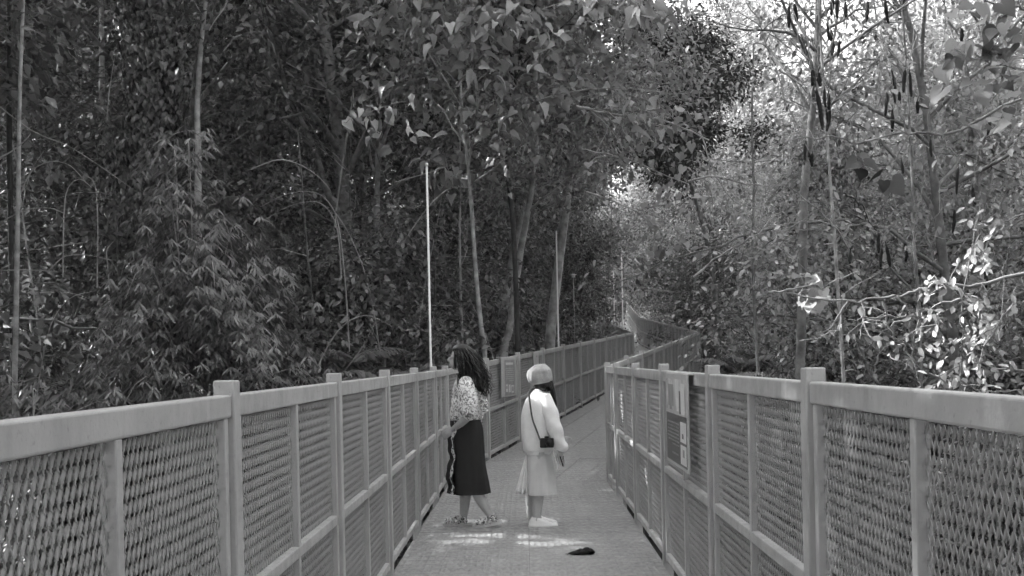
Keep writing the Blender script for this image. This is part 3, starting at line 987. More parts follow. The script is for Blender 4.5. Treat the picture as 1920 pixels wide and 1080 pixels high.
# ---- right side: branches, twigs, big leaves and hanging pods near the railing
def branch_plant(seed, name, label, lines, d, leaf_px, leaf, size, tpl=TPL_OVAL, n_twig=3, twl=.28, bark=None, per=1, cat='branch', r=.012, face=.5, drop=.6, group=None):
    """lines: traced branch lines in pixels; leaf_px: where leaves sit (px, py, n, spread px)"""
    rng = np.random.default_rng(seed)
    org = np.array(tuple(P(lines[0][0][0], lines[0][0][1], d)))
    tb = []
    pos = []
    for ln in lines:
        dd = d + rng.uniform(-.25, .25)
        p = smooth_path(np.array([tuple(P(a, b, dd)) for a, b in ln]), 5) - org
        p[1:] += rng.normal(0, .008, p[1:].shape)
        k = r * (1.0 if ln is lines[0] else .6)
        tb.append((p, np.linspace(k, k * .4, len(p)), 5))
        for m in range(n_twig):
            j = rng.integers(1, len(p) - 1)
            dr = unit(p[j + 1] - p[j]) * .5 + rng.normal(0, .6, 3)
            tw = curve(rng, p[j], dr, twl * rng.uniform(.4, 1.3), 5, .25, -.3)
            tb.append((tw, np.linspace(k * .4, k * .15 + .0012, 6), 4))
            if per: pos += [tw[3], tw[5]]
    for px, py, n_, sp in leaf_px:
        c = np.array(tuple(P(px, py, d))) - org
        pos += list(c + rng.normal(0, sp / F * d, (n_, 3)))
    cm = None
    if pos:
        pos = np.array(pos); N = len(pos)
        fw = rng.normal(0, .6, (N, 3)) + np.array([0, -.2, -drop])
        up = rng.normal(0, .5, (N, 3)) + np.array([-.3, -face, .8])
        cm = foliage('leaves', tpl, pos, fw, up, size * rng.uniform(.65, 1.3, N))
    return plant(name, label, cat, tube_mesh('branches', tb), cm, bark or M['twig'], leaf, tuple(org), trunk_name='branches', crown_name='leaves', group=group)


branch_plant(201, 'vine', 'long pale branch with bright sunlit leaf sprays above the right railing',
             [[(1960, 500), (1830, 535), (1760, 530), (1700, 552), (1640, 562), (1560, 563), (1480, 552)], [(1590, 565), (1565, 600), (1572, 622)], [(1617, 563), (1618, 600), (1608, 640)],
              [(1680, 556), (1710, 585), (1732, 606)], [(1655, 565), (1672, 625), (1700, 660), (1712, 672)], [(1725, 545), (1720, 610), (1712, 660), (1695, 692)], [(1700, 590), (1640, 596), (1590, 600)],
              [(1800, 560), (1740, 580), (1690, 600), (1640, 632)], [(1740, 700), (1790, 715), (1860, 735), (1930, 728)], [(1960, 700), (1870, 690), (1800, 655)], [(1900, 570), (1850, 640), (1830, 700)]],
             8.0, [(1740, 535, 18, 12), (1770, 530, 15, 9), (1750, 645, 21, 14), (1775, 650, 18, 12), (1745, 592, 12, 10), (1830, 600, 21, 12), (1838, 615, 18, 10), (1835, 565, 12, 8), (1815, 560, 9, 8), (1830, 680, 12, 12), (1845, 685, 15, 10),
                   (1765, 715, 15, 10), (1790, 708, 15, 10), (1845, 730, 18, 14), (1890, 688, 7, 8), (1840, 470, 21, 14), (1850, 490, 18, 10), (1810, 495, 10, 8), (1820, 635, 15, 10), (1800, 685, 9, 10)],
             M['leaf_pale'], .072, r=.016, n_twig=3, per=1)
branch_plant(202, 'vine', 'drooping sunlit leaf cluster just above the tallest right post', [(lambda: [(1440, 548), (1480, 545), (1515, 535), (1545, 545)])(), [(1515, 535), (1530, 515), (1540, 508)]], 8.5,
             [(1515, 525, 6, 9), (1508, 560, 6, 9), (1535, 555, 6, 9), (1525, 540, 4, 8)], M['leaf_pale'], .105, TPL_FINE, n_twig=1, r=.01, per=0)
branch_plant(203, 'vine', 'thin upright pale stem with leaves near the right picture edge', [[(1803, 760), (1803, 640), (1806, 560), (1826, 440), (1840, 380)], [(1806, 560), (1830, 545), (1860, 560)], [(1875, 640), (1880, 560), (1890, 470), (1905, 380)]], 7.8,
             [(1850, 420, 10, 16), (1830, 395, 8, 14), (1880, 430, 8, 16)], M['leaf_broad'], .075, r=.006)
branch_plant(204, 'vine', 'long swaying branch crossing the upper right thicket', [[(1960, 170), (1880, 200), (1800, 243), (1740, 252), (1680, 250), (1605, 267), (1560, 255), (1490, 262)], [(1770, 262), (1790, 290), (1830, 280), (1810, 265)],
              [(1860, 300), (1900, 270), (1950, 240)], [(1700, 250), (1680, 180), (1660, 120)]], 9.0, [(1850, 240, 6, 20), (1720, 240, 5, 20)], M['leaf_broad'], .09, r=.014, n_twig=5)
branch_plant(205, 'creeper', 'large heart-shaped leaves hanging close in the top right corner', [[(1990, -40), (1930, 20), (1880, 80), (1840, 130)], [(1900, 60), (1850, 60), (1800, 80)], [(1960, 140), (1900, 160), (1850, 200)], [(1930, 20), (1870, 10), (1820, -10)]], 6.0,
             [(1780, 105, 2, 10), (1810, 90, 2, 8), (1850, 75, 3, 22), (1880, 110, 4, 26), (1860, 145, 3, 24), (1895, 165, 3, 18), (1900, 60, 3, 24), (1890, 40, 2, 20), (1780, 40, 3, 26), (1760, 130, 3, 24), (1770, 170, 2, 10), (1830, 165, 2, 10), (1850, 235, 2, 10), (1895, 220, 3, 14), (1905, 130, 4, 12), (1850, 20, 4, 16)],
             M['leaf_mid'], .105, TPL_FINE, n_twig=3, r=.012)
branch_plant(206, 'creeper', 'few dark large leaves dangling in front of the right thicket', [[(1600, 250), (1610, 290), (1640, 330), (1660, 345)], [(1640, 330), (1665, 332), (1680, 328)]], 6.0,
             [(1612, 300, 2, 6), (1612, 320, 1, 4), (1645, 335, 2, 8), (1662, 345, 2, 8)], M['leaf'], .10, TPL_FINE, n_twig=0, r=.004)
branch_plant(207, 'vine', 'dark bent twig hanging in the middle of the right thicket', [[(1575, 320), (1580, 360), (1605, 375), (1622, 395), (1621, 410)], [(1605, 375), (1612, 345), (1625, 330)], [(1605, 375), (1604, 400)]], 9.0, [], M['leaf'], .08, bark=M['dark_bark'], n_twig=1, per=0, r=.009)
for k, (lines, d) in enumerate([([[(1960, 390), (1900, 410), (1850, 425), (1790, 422)], [(1870, 420), (1850, 470), (1860, 500)]], 9), ([[(1750, 490), (1735, 440), (1700, 410), (1660, 380)], [(1735, 440), (1760, 400), (1790, 380)], [(1700, 410), (1660, 425)]], 10),
                                ([[(1600, 480), (1560, 420), (1530, 390), (1480, 350)], [(1560, 420), (1520, 430), (1470, 435)]], 11), ([[(1300, 520), (1350, 480), (1420, 440), (1450, 400)], [(1420, 440), (1440, 360), (1480, 345)]], 13),
                                ([[(1460, 130), (1500, 160), (1528, 200)], [(1440, 60), (1490, 100), (1530, 150)], [(1440, 175), (1480, 190), (1520, 212)], [(1650, 112), (1600, 118), (1535, 165)], [(1660, 180), (1600, 172), (1540, 205)]], 13.8),
                                ([[(1290, 340), (1340, 330), (1400, 345), (1440, 350)], [(1340, 330), (1380, 380), (1440, 400)]], 14), ([[(1960, 560), (1900, 540), (1850, 540)], [(1920, 640), (1880, 600), (1860, 560)]], 9.5),
                                ([[(1640, 700), (1650, 660), (1690, 630)], [(1610, 700), (1590, 640), (1585, 600)], [(1560, 700), (1570, 650), (1555, 610)]], 11)]):
    branch_plant(220 + k, 'tangled_branch', 'tangled bare branch with thin twigs in the right thicket', lines, d, [], M['leaf_broad'], .075, n_twig=6, twl=.5, per=1 if k % 2 else 0, r=.011 if d < 12 else .016, cat='branch', group='tangled branches of the right thicket')
# sprays of the middle trees hanging towards the gap
branch_plant(240, 'leaf_spray', 'sprays of large pale leaves hanging out over the walkway bend', [[(1080, 200), (1150, 215), (1240, 225), (1330, 262)], [(1090, 280), (1180, 300), (1290, 345)], [(1100, 360), (1180, 390), (1225, 420), (1222, 480)]], 17.5,
             [(1250, 225, 14, 25), (1300, 250, 14, 22), (1210, 240, 12, 22), (1270, 320, 14, 25), (1230, 330, 12, 25), (1290, 380, 8, 18), (1220, 430, 10, 12), (1225, 470, 10, 10), (1205, 485, 6, 10), (1200, 300, 10, 25), (1160, 200, 14, 30), (1150, 330, 12, 30), (1280, 450, 8, 20), (1320, 470, 6, 14)],
             M['leaf_broad'], .13, TPL_FINE, n_twig=6, twl=.8, r=.03, bark=M['pale_bark'])
branch_plant(241, 'leaf_spray', 'pale leaves on a twig above the tall white pole', [[(760, 190), (720, 200), (680, 215), (645, 230)], [(690, 212), (700, 240), (708, 262)]], 15.5,
             [(655, 228, 4, 10), (690, 205, 5, 10), (705, 222, 5, 10), (725, 203, 3, 6), (700, 260, 2, 5), (770, 240, 4, 10)], M['leaf_pale'], .16, TPL_HEART, n_twig=2, r=.01)

# hanging pods: dark wrinkled seed pods, each on its own stalk
def pod_mesh(seed):
    rng = np.random.default_rng(seed)
    g = Geo()
    t = np.linspace(0, 1, 9)
    p = np.stack([.06 * np.sin(t * 2.2 + rng.uniform(0, 2)), .03 * np.sin(t * 3), -t], 1)
    p -= p[0]
    g.tube(p, .118 * np.clip(np.sin(math.pi * (t * .88 + .07)), 0, 1) ** .4 * rng.uniform(.85, 1.15, 9) + .004, 8, flat=.7)
    g.tube([(0, 0, .22), (.01, 0, .1), (0, 0, -.02)], .018, 5)
    return g.mesh('seed_pod')


PM = [pod_mesh(s) for s in range(4)]
PODS = [(1480, 12, 42), (1489, 8, 34), (1560, -8, 34), (1571, 0, 36), (1585, 4, 28), (1627, 4, 36), (1660, 0, 44), (1552, 42, 32), (1558, 56, 20), (1563, 80, 26), (1574, 76, 30), (1523, 132, 30), (1535, 136, 26), (1531, 170, 74), (1546, 168, 34), (1553, 175, 30),
        (1556, 200, 45), (1549, 205, 26), (1664, 172, 44), (1672, 128, 30), (1679, 155, 40), (1686, 172, 22), (1697, 132, 42), (1706, 136, 44), (1673, 206, 40), (1745, 262, 32), (1510, 262, 48), (1523, 288, 24), (1516, 285, 18), (1797, 316, 48), (1824, 352, 32), (1790, 394, 42),
        (1690, 300, 26), (1648, 440, 34), (1654, 466, 34), (1662, 462, 38), (1594, 470, 24), (1856, 222, 30), (1699, 470, 20), (1846, 500, 40), (1852, 700, 40), (1802, 52, 24), (1720, 190, 22)]
pt = thing('pod_vine', 'thin hanging vine stems strung with dark seed pods at the right', 'vine', tuple(P(1600, 0, 9)))
g = Geo()
o0 = P(1600, 0, 9)
for i, (px, py, L) in enumerate(PODS):
    d = 9.0 + (i * 37 % 11) * .12
    p = P(px, py, d) - o0
    o = link('seed_pod', PM[i % 4], M['pod'], pt, tuple(p))
    s = L / F * d * 1.02
    w = max(.5, min(1.35, 32 / L))
    o.scale = (s * w, s * w, s)
    o.rotation_euler = (random.uniform(-.12, .12), random.uniform(-.15, .15), random.uniform(0, 6.28))
    up = np.array(tuple(p))
    rng = np.random.default_rng(i)
    c = curve(rng, up + np.array([0, 0, .2 * s]), (rng.normal(0, .4), rng.normal(0, .3), 1), rng.uniform(.35, .9), 5, .2, .3)
    g = Geo(); g.tube(c, np.linspace(.003, .005, 6), 4, cap=False); g.build('stem', M['twig'], pt)

# ------------------------------------------------------------------ thin white poles beside the railings
def pole(px_base, py_base, py_top, d, r, label):
    b = P(px_base, py_base, d)
    zt = P(px_base, py_top, d).z
    root = thing('pole', label, 'pole', (b.x, b.y, b.z - 1.2), 0, 'thin white poles beside the walkway')
    h = zt - (b.z - 1.2)
    g = Geo(); g.tube([(0, 0, 0), (0, 0, h * .36), (0, 0, h * .361), (0, 0, h)], [r * 1.25, r * 1.25, r, r], 8)
    g.build('shaft', M['pole'], root)
    g = Geo(); g.tube([(0, 0, h - .02), (0, 0, h + .015)], r * 1.5, 8); g.build('cap', M['pole'], root)
    g = Geo(); g.box(-.03, .09, -.02, .02, .35, .40); g.box(-.03, .09, -.02, .02, .95, 1.0); g.build('bracket', M['steel'], root, False)


pole(808, 690, 308, 11.9, .0115, 'tall bright white pole outside the left railing beside the dark-haired woman')
pole(1047, 634, 434, 21.4, .014, 'thin white pole beside the leaning grey trunk')
pole(1168, 612, 478, 39.5, .022, 'thin pole at the left railing of the third stretch, nearer one')
pole(1152, 600, 508, 44.0, .022, 'thin pole at the left railing of the third stretch, farther one')
lp = P(1076, 560, 30)
lr = thing('garden_lamp', 'small white lamp on a thin post among the undergrowth', 'lamp', tuple(lp))
g = Geo(); g.tube([(0, 0, -2.0), (0, 0, .6)], .013, 6); g.build('post', M['steel'], lr)
g = Geo(); g.loft([(0, 0, .6, .04, .04), (0, 0, .66, .05, .05), (0, 0, .67, .11, .11), (0, 0, .70, .02, .02)], 12); g.build('lamp_head', M['pole'], lr)

# ------------------------------------------------------------------ information boards
M['board'] = material('board_frame', 0.42, .4, .4, .05)
M['print_dark'] = material('print_dark', 0.09, .45, .4, .1)
M['print_mid'] = material('print_mid', 0.24, .4, .4, .25, 9)
M['print_light'] = material('print_light', 0.6, .4, .4, .1, 20)
M['print_photo'] = material('print_photo', 0.42, .35, .4, .85, 5.5)


def board(label, loc, rz, w, h, side, layout):
    root = thing('information_board', label, 'sign', loc, rz)
    bm_ = box_mesh('panel', -w / 2, w / 2, -.006, .006, -h, 0, .002, 1)
    link('panel', bm_, M['board'], root)
    lip = box_mesh('hook', -w / 2, w / 2, -.075, -.0065, -.006, .006, .001, 1)
    link('hook', lip, M['board'], root)
    for nm, x0, x1, z0, z1, mt, dz in layout:
        me = box_mesh(nm, x0 * w - w / 2, x1 * w - w / 2, .0062, .0075 + dz, -z1 * h, -z0 * h)
        link(nm, me, M[mt], root)
    return root


def text_lines(x0, x1, z0, z1, n, mt, rng, dz=.0012):
    out = []
    for i in range(n):
        z = z0 + (z1 - z0) * i / n
        x = x0
        end = x1 - (rng.uniform(.3, .5) * (x1 - x0) if i == n - 1 else rng.uniform(0, .03))
        while x < end - .01:
            l = rng.uniform(.015, .05)
            out.append(('text_line', x, min(x + l, end), z, z + (z1 - z0) / n * .42, mt, dz))
            x += l + .009
    return out


rng = np.random.default_rng(3)
# local +y faces the walkway, local x runs along the railing; the near board is read from right to left seen from the camera
lay = [('photo', .06, .95, .06, .40, 'print_photo', 0.0), ('picture_patch', .10, .26, .10, .42, 'print_light', .001), ('picture_patch', .34, .50, .07, .26, 'print_light', .0012), ('picture_patch', .28, .33, .18, .42, 'print_dark', .0014),
       ('picture_patch', .60, .85, .12, .36, 'print_mid', .0012), ('text_block', .03, .97, .44, .965, 'print_dark', 0.0), ('inset_picture', .05, .30, .50, .71, 'print_light', .001), ('inset_picture', .05, .30, .74, .94, 'print_light', .001),
       ('inset_motif', .16, .22, .62, .67, 'print_dark', .002), ('inset_motif', .13, .20, .78, .86, 'print_mid', .002)]
lay += text_lines(.36, .92, .53, .80, 7, 'print_mid', rng) + text_lines(.40, .92, .86, .90, 1, 'print_mid', rng)
board('printed board with a picture above a dark text panel on the near right railing', (1.01 - .062, 6.72, 1.405), R(90), .94, .585, 1, lay)
lay = [('text_block', .10, .80, .06, .97, 'print_mid', 0.0), ('heading', .22, .72, .13, .19, 'print_light', .001)]
lay += text_lines(.18, .74, .27, .64, 7, 'board', rng)
lay += [('inset_picture', .18, .36, .72, .92, 'print_light', .001), ('inset_motif', .22, .31, .76, .88, 'print_mid', .002), ('inset_picture', .42, .54, .70, .90, 'print_light', .001), ('inset_picture', .60, .74, .69, .88, 'print_light', .001), ('inset_motif', .64, .72, .73, .80, 'print_mid', .002)]
dirv = Vector((4.43, 20.45)).normalized()
ang = math.atan2(dirv.y, dirv.x)
nrm = Vector((dirv.y, -dirv.x))


def left_board(px, w, h, label, lay):
    # the point of the second left railing that stands at pixel column px
    k = (px - VPX) / F
    t = (-1.01 - k * 13.35) / (k * dirv.y - dirv.x)
    p = Vector((-1.01, 13.35)) + dirv * t + nrm * .062
    z = .02 + t * .93 / 20.9 + 1.405
    board(label, (p.x, p.y, z), ang + math.pi, w, h, 1, lay)


left_board(946, .98, .60, 'grey printed board with heading and small pictures on the far left railing', lay)
left_board(998.5, .42, .30, 'small pale blank board right of the beret on the far left railing', [('text_block', .15, .85, .10, .9, 'board', 0.0), ('heading', .3, .6, .2, .3, 'print_mid', .001)])

# ------------------------------------------------------------------ dry seed pods fallen on the deck
p = P(1087, 1043, 8.2)
fp = thing('fallen_pods', 'dark dry seed pods lying on the deck in front of the women', 'seed pods', (.386, 8.17, 0.006))
rng = np.random.default_rng(9)
for k, (x0, y0, L, a, r) in enumerate([(-.09, .0, .11, .1, .022), (-.05, .02, .10, -.25, .026), (.0, -.01, .11, .4, .024), (.03, .02, .09, -.1, .022), (-.03, -.03, .10, .2, .020), (.05, -.02, .07, .3, .02)]):
    g = Geo()
    t = np.linspace(0, 1, 9)
    q = np.stack([x0 + np.cos(a) * t * L, y0 + np.sin(a) * t * L * .6, .018 + .012 * np.sin(t * 3.1) * (k % 3)], 1)
    g.tube(q, r * np.sin(math.pi * (t * .92 + .04)) * rng.uniform(.75, 1.2, 9) + .001, 7, flat=.75)
    g.build('pod', M['pod'], fp)
g = Geo()
for k in range(9):
    a = rng.uniform(0, 6.28)
    b = np.array([rng.uniform(-.1, .1), rng.uniform(-.03, .03), .012])
    g.tube([b, b + np.array([math.cos(a) * .04, math.sin(a) * .02, .012]), b + np.array([math.cos(a) * .07, math.sin(a) * .03, .004])], [.003, .002, .001], 4)
g.build('stalk', M['pod'], fp)

# ------------------------------------------------------------------ the two women
M['skin'] = material('skin', 0.36, .5, .4, .08, 12)
M['skin_pale'] = material('skin_pale', 0.42, .5, .4, .06, 12)
M['hair'] = material('hair', 0.006, .5, .3, .5, 30)
M['black_cloth'] = material('black_cloth', 0.014, .75, .3, .25, 5, .25, 30)
M['white_knit'] = material('white_knit', 0.8, .9, .2, .05, 20, .5, 160)
M['pale_cloth'] = material('pale_cloth', 0.55, .85, .2, .08, 9, .2, 90)
M['white_cloth'] = material('white_cloth', 0.72, .85, .2, .08, 30, .3, 60)
M['beret'] = material('beret', 0.33, .95, .2, .25, 14, .6, 140)
M['canvas'] = material('canvas', 0.78, .7, .3, .04, 20)
M['sole'] = material('sole', 0.62, .7, .3, .06, 20)
M['camera_black'] = material('camera_black', 0.006, .45, .25, .2, 20)
M['strap'] = material('strap', 0.06, .7, .3, .3, 30)


def print_cloth(name, lo, hi, scale):
    m = material(name, .5, .85, .2)
    nt = m.node_tree
    b = nt.nodes['Principled BSDF']
    tc = nt.nodes['Texture Coordinate']
    nz = nt.nodes.new('ShaderNodeTexNoise'); nz.inputs['Scale'].default_value = scale; nz.inputs['Detail'].default_value = 3; nz.inputs['Distortion'].default_value = 1.2
    nt.links.new(tc.outputs['Object'], nz.inputs['Vector'])
    cr = nt.nodes.new('ShaderNodeValToRGB')
    e = cr.color_ramp.elements
    e[0].position = .40; e[0].color = g4(lo); e[1].position = .52; e[1].color = g4(hi)
    x = e.new(.46); x.color = g4((lo + hi) * .45)
    nt.links.new(nz.outputs['Fac'], cr.inputs[0])
    nt.links.new(cr.outputs[0], b.inputs['Base Color'])
    return m


M['floral'] = print_cloth('floral_print', .16, .72, 38)
M['check'] = print_cloth('patterned_trim', .015, .5, 40)
M['sandal'] = print_cloth('sandal_pattern', .01, .62, 55)


def remeshed(g, name, mat, parent, voxel=.007):
    """joins overlapping limbs into one continuous skin"""
    me = g.mesh(name)
    o = link(name, me)
    m = o.modifiers.new('r', 'REMESH'); m.mode = 'VOXEL'; m.voxel_size = voxel; m.use_smooth_shade = True
    s = o.modifiers.new('s', 'SMOOTH'); s.iterations = 3; s.factor = .5
    dg = bpy.context.evaluated_depsgraph_get()
    me2 = bpy.data.meshes.new_from_object(o.evaluated_get(dg))
    me2.name = name
    bpy.data.objects.remove(o)
    me2.materials.clear()
    me2.polygons.foreach_set('use_smooth', np.ones(len(me2.polygons), dtype=bool))
    return link(name, me2, mat, parent)


def tube_s(g, pts, rad, sides=12, k=5, **kw):
    a = resample([tuple(p) + (r,) for p, r in zip(pts, rad)], k)
    g.tube([q[:3] for q in a], [q[3] for q in a], sides, **kw)


def hand(g, wrist, d, side, up, s=1.0, curl=.5):
    """palm, four unequal fingers bent at the knuckles and a thumb from the side of the palm"""
    wrist = np.array(wrist, dtype=float); d = unit(np.array(d, dtype=float)); side = np.array(side, dtype=float); side = unit(side - d * (side @ d))
    nrm_ = np.cross(d, side)
    pal = wrist + d * .045 * s
    g.tube([wrist - d * .01 * s, wrist + d * .02 * s, wrist + d * .055 * s, wrist + d * .085 * s], [.022 * s, .030 * s, .036 * s, .030 * s], 10, flat=.5, up=nrm_)
    for i, L in enumerate((.068, .078, .072, .056)):
        b = wrist + d * .078 * s + side * (i - 1.5) * .019 * s
        d1 = unit(d + nrm_ * curl * .5); d2 = unit(d + nrm_ * curl * 1.3)
        p1 = b + d1 * L * .45 * s; p2 = p1 + d2 * L * .35 * s; p3 = p2 + unit(d + nrm_ * curl * 2.0) * L * .25 * s
        g.tube([b - d * .015 * s, p1, p2, p3], [.0098 * s, .0092 * s, .0084 * s, .0068 * s], 7)
    b = wrist + d * .02 * s - side * .028 * s
    g.tube([b, b + (d * .6 - side * .6) * .04 * s, b + (d * 1.25 - side * .75) * .052 * s + nrm_ * .012], [.013 * s, .011 * s, .008 * s], 7)


# ======== the woman with long dark hair, walking towards the left railing
WX, WY = -0.54, 9.70
wa = thing('person', 'woman with long wavy dark hair, floral blouse and black midi skirt facing the left railing', 'person', (WX, WY, 0.0))
g = Geo()
# x: image right (her back), forward is -x ; y away from the camera ; her left side is -y
head = np.array([-.055, 0, 1.545])
g.ball(head + [0.012, 0, .015], (.088, .074, .105))
g.ball(head + [-.035, 0, -.045], (.058, .052, .066))
g.tube([head + [-.092, 0, .012], head + [-.108, 0, -.018], head + [-.092, 0, -.03]], [.010, .014, .010], 7)      # nose
g.tube([head + [-.082, -.02, -.058], head + [-.09, 0, -.058], head + [-.082, .02, -.058]], [.007, .010, .007], 6)     # mouth
for sy in (-1, 1):
    g.ball(head + [-.073, sy * .032, .012], (.014, .016, .011), 8)                                                  # eyes
    g.ball(head + [.015, sy * .076, -.005], (.018, .010, .03), 8)                                                  # ears
tube_s(g, [(-.005, 0, 1.33), (-.02, 0, 1.42), (-.045, 0, 1.50)], [.062, .05, .05])
g.loft(resample([(0, 0, .80, .125, .155), (.005, 0, .90, .13, .165), (0, 0, 1.02, .10, .13), (0, 0, 1.14, .105, .14), (.0, 0, 1.26, .105, .165), (0, 0, 1.33, .08, .15), (-.005, 0, 1.38, .05, .07)], 4), 24)
# legs: the far leg stands in front, the near leg pushes off behind
tube_s(g, [(0, .075, .86), (-.03, .075, .66), (-.05, .07, .47), (-.045, .07, .44), (-.035, .07, .30), (-.055, .07, .10), (-.06, .07, .055)], [.088, .078, .056, .054, .056, .036, .036], 14)
tube_s(g, [(-.06, .07, .05), (-.10, .07, .045), (-.17, .07, .035), (-.235, .07, .03)], [.036, .038, .036, .02], 10, flat=.75, up=(0, 0, 1))
tube_s(g, [(0, -.075, .86), (.02, -.075, .66), (.035, -.075, .50), (.045, -.075, .44), (.098, -.075, .29), (.19, -.08, .13), (.222, -.08, .095)], [.088, .078, .057, .054, .053, .036, .036], 14)
tube_s(g, [(.235, -.08, .085), (.19, -.08, .06), (.11, -.08, .035), (.045, -.08, .025)], [.036, .038, .036, .02], 10, flat=.75, up=(0, 0, 1))
# arms: hands meet in front of the waist
for sy, ex, hx, hz in ((-1, .03, -.125, .905), (1, .03, -.13, .92)):
    tube_s(g, [(0, sy * .15, 1.31), (.02, sy * .20, 1.20), (ex, sy * .215, 1.045), (ex - .01, sy * .21, 1.02), (-.05, sy * .165, .96), (hx, sy * .10, hz)], [.05, .046, .038, .037, .036, .024], 12)
    hand(g, (hx, sy * .10, hz), (-.75, -sy * .35, -.55), (0, 0, 1), None, 1.0, .5)
remeshed(g, 'body', M['skin'], wa)

rs = np.random.default_rng(77)
ph = rs.uniform(0, 6.28, 12)


def folds(amp, n1=9, n2=17, grow=True):
    return lambda a, t: 1 + amp * ((t if grow else 1)) * (math.sin(n1 * a + ph[0] + t * 1.5) * .6 + math.sin(n2 * a + ph[1] - t * 2) * .4)


# blouse with puffed sleeves
g = Geo()
g.loft(resample([(0, 0, .985, .128, .165), (-.005, 0, 1.0, .142, .18), (0, 0, 1.06, .150, .19), (.005, 0, 1.15, .142, .19), (.0, 0, 1.25, .128, .192), (0, 0, 1.32, .108, .175), (-.005, 0, 1.37, .075, .11), (-.01, 0, 1.40, .056, .062)], 4), 44, cap1=False,
       fn=lambda a, t: 1 + .05 * (1 - t) * math.sin(13 * a + ph[2]) + .02 * math.sin(23 * a + 9 * t))
g.build('blouse', M['floral'], wa)
for sy in (-1, 1):
    g = Geo()
    tube_s(g, [(0, sy * .13, 1.335), (.005, sy * .185, 1.29), (.02, sy * .215, 1.20), (.028, sy * .225, 1.11), (.015, sy * .222, 1.045), (0.0, sy * .215, 1.02)], [.058, .074, .082, .088, .080, .046], 18)
    o = g.build('sleeve', M['floral'], wa)
    me = o.data
    for v in me.vertices:
        q = math.sin(v.co.x * 90 + v.co.z * 30) * .004 + math.sin(v.co.z * 70 + v.co.y * 50) * .004
        v.co.x += q; v.co.y += q * .5 * sy
# gathered bow at the back of the blouse
g = Geo()
for k in range(3):
    tube_s(g, [(.12, -.10, 1.14), (.165, -.14, 1.165 - k * .02), (.185, -.16, 1.13 - k * .03), (.15, -.14, 1.10 - k * .02)], [.012, .024, .022, .01], 8, flat=.4)
tube_s(g, [(.13, -.12, 1.12), (.145, -.14, 1.05), (.135, -.15, .97)], [.012, .016, .012], 8, flat=.3)
g.build('bow', M['floral'], wa)

# skirt
g = Geo()
g.loft(resample([(0.0, 0, 1.02, .112, .15), (0.003, 0, .98, .118, .16), (.005, 0, .90, .136, .18), (.003, 0, .75, .145, .19), (.003, 0, .58, .152, .185), (.012, 0, .42, .168, .185), (.018, 0, .315, .178, .186)], 4)[::-1], 64, cap0=False,
       fn=lambda a, t: 1 + (1 - t) * (.03 * math.sin(6 * a + .8 + 2.5 * t) + .018 * math.sin(11 * a + 1)) + .012 * math.sin(19 * a) * t)
g.build('skirt', M['black_cloth'], wa)
# wrap front of the skirt with its patterned edge
g = Geo()
z = np.linspace(.98, .325, 22)
for s0, s1, nm, mt in ((0, 0, 'front_panel', 'black_cloth'), (1, 1, 'skirt_trim', 'check')):
    g = Geo()
    V = []
    for i, zz in enumerate(z):
        t = i / 21
        w = .012 * math.sin(zz * 22) + .006 * math.sin(zz * 51)
        xf = -.125 - .035 * t + w
        if s0 == 0:
            V += [(xf - .030 - .01 * t, -.06, zz), (xf + .03, -.145 - .015 * t, zz), (xf + .032, -.140 - .015 * t, zz), (xf - .028 - .01 * t, -.055, zz)]
        else:
            wd = .008 + .006 * math.sin(zz * 37 + 1)
            V += [(xf + .014 - wd, -.137 - .015 * t, zz), (xf + .014 + wd, -.152 - .015 * t, zz), (xf + .016 + wd, -.147 - .015 * t, zz), (xf + .016 - wd, -.132 - .015 * t, zz)]
    Fc = []
    for i in range(21):
        for j in range(4):
            k = (j + 1) % 4
            Fc.append((i * 4 + j, i * 4 + k, i * 4 + 4 + k, i * 4 + 4 + j))
    g.add(V, Fc)
    g.build(nm, M[mt], wa)

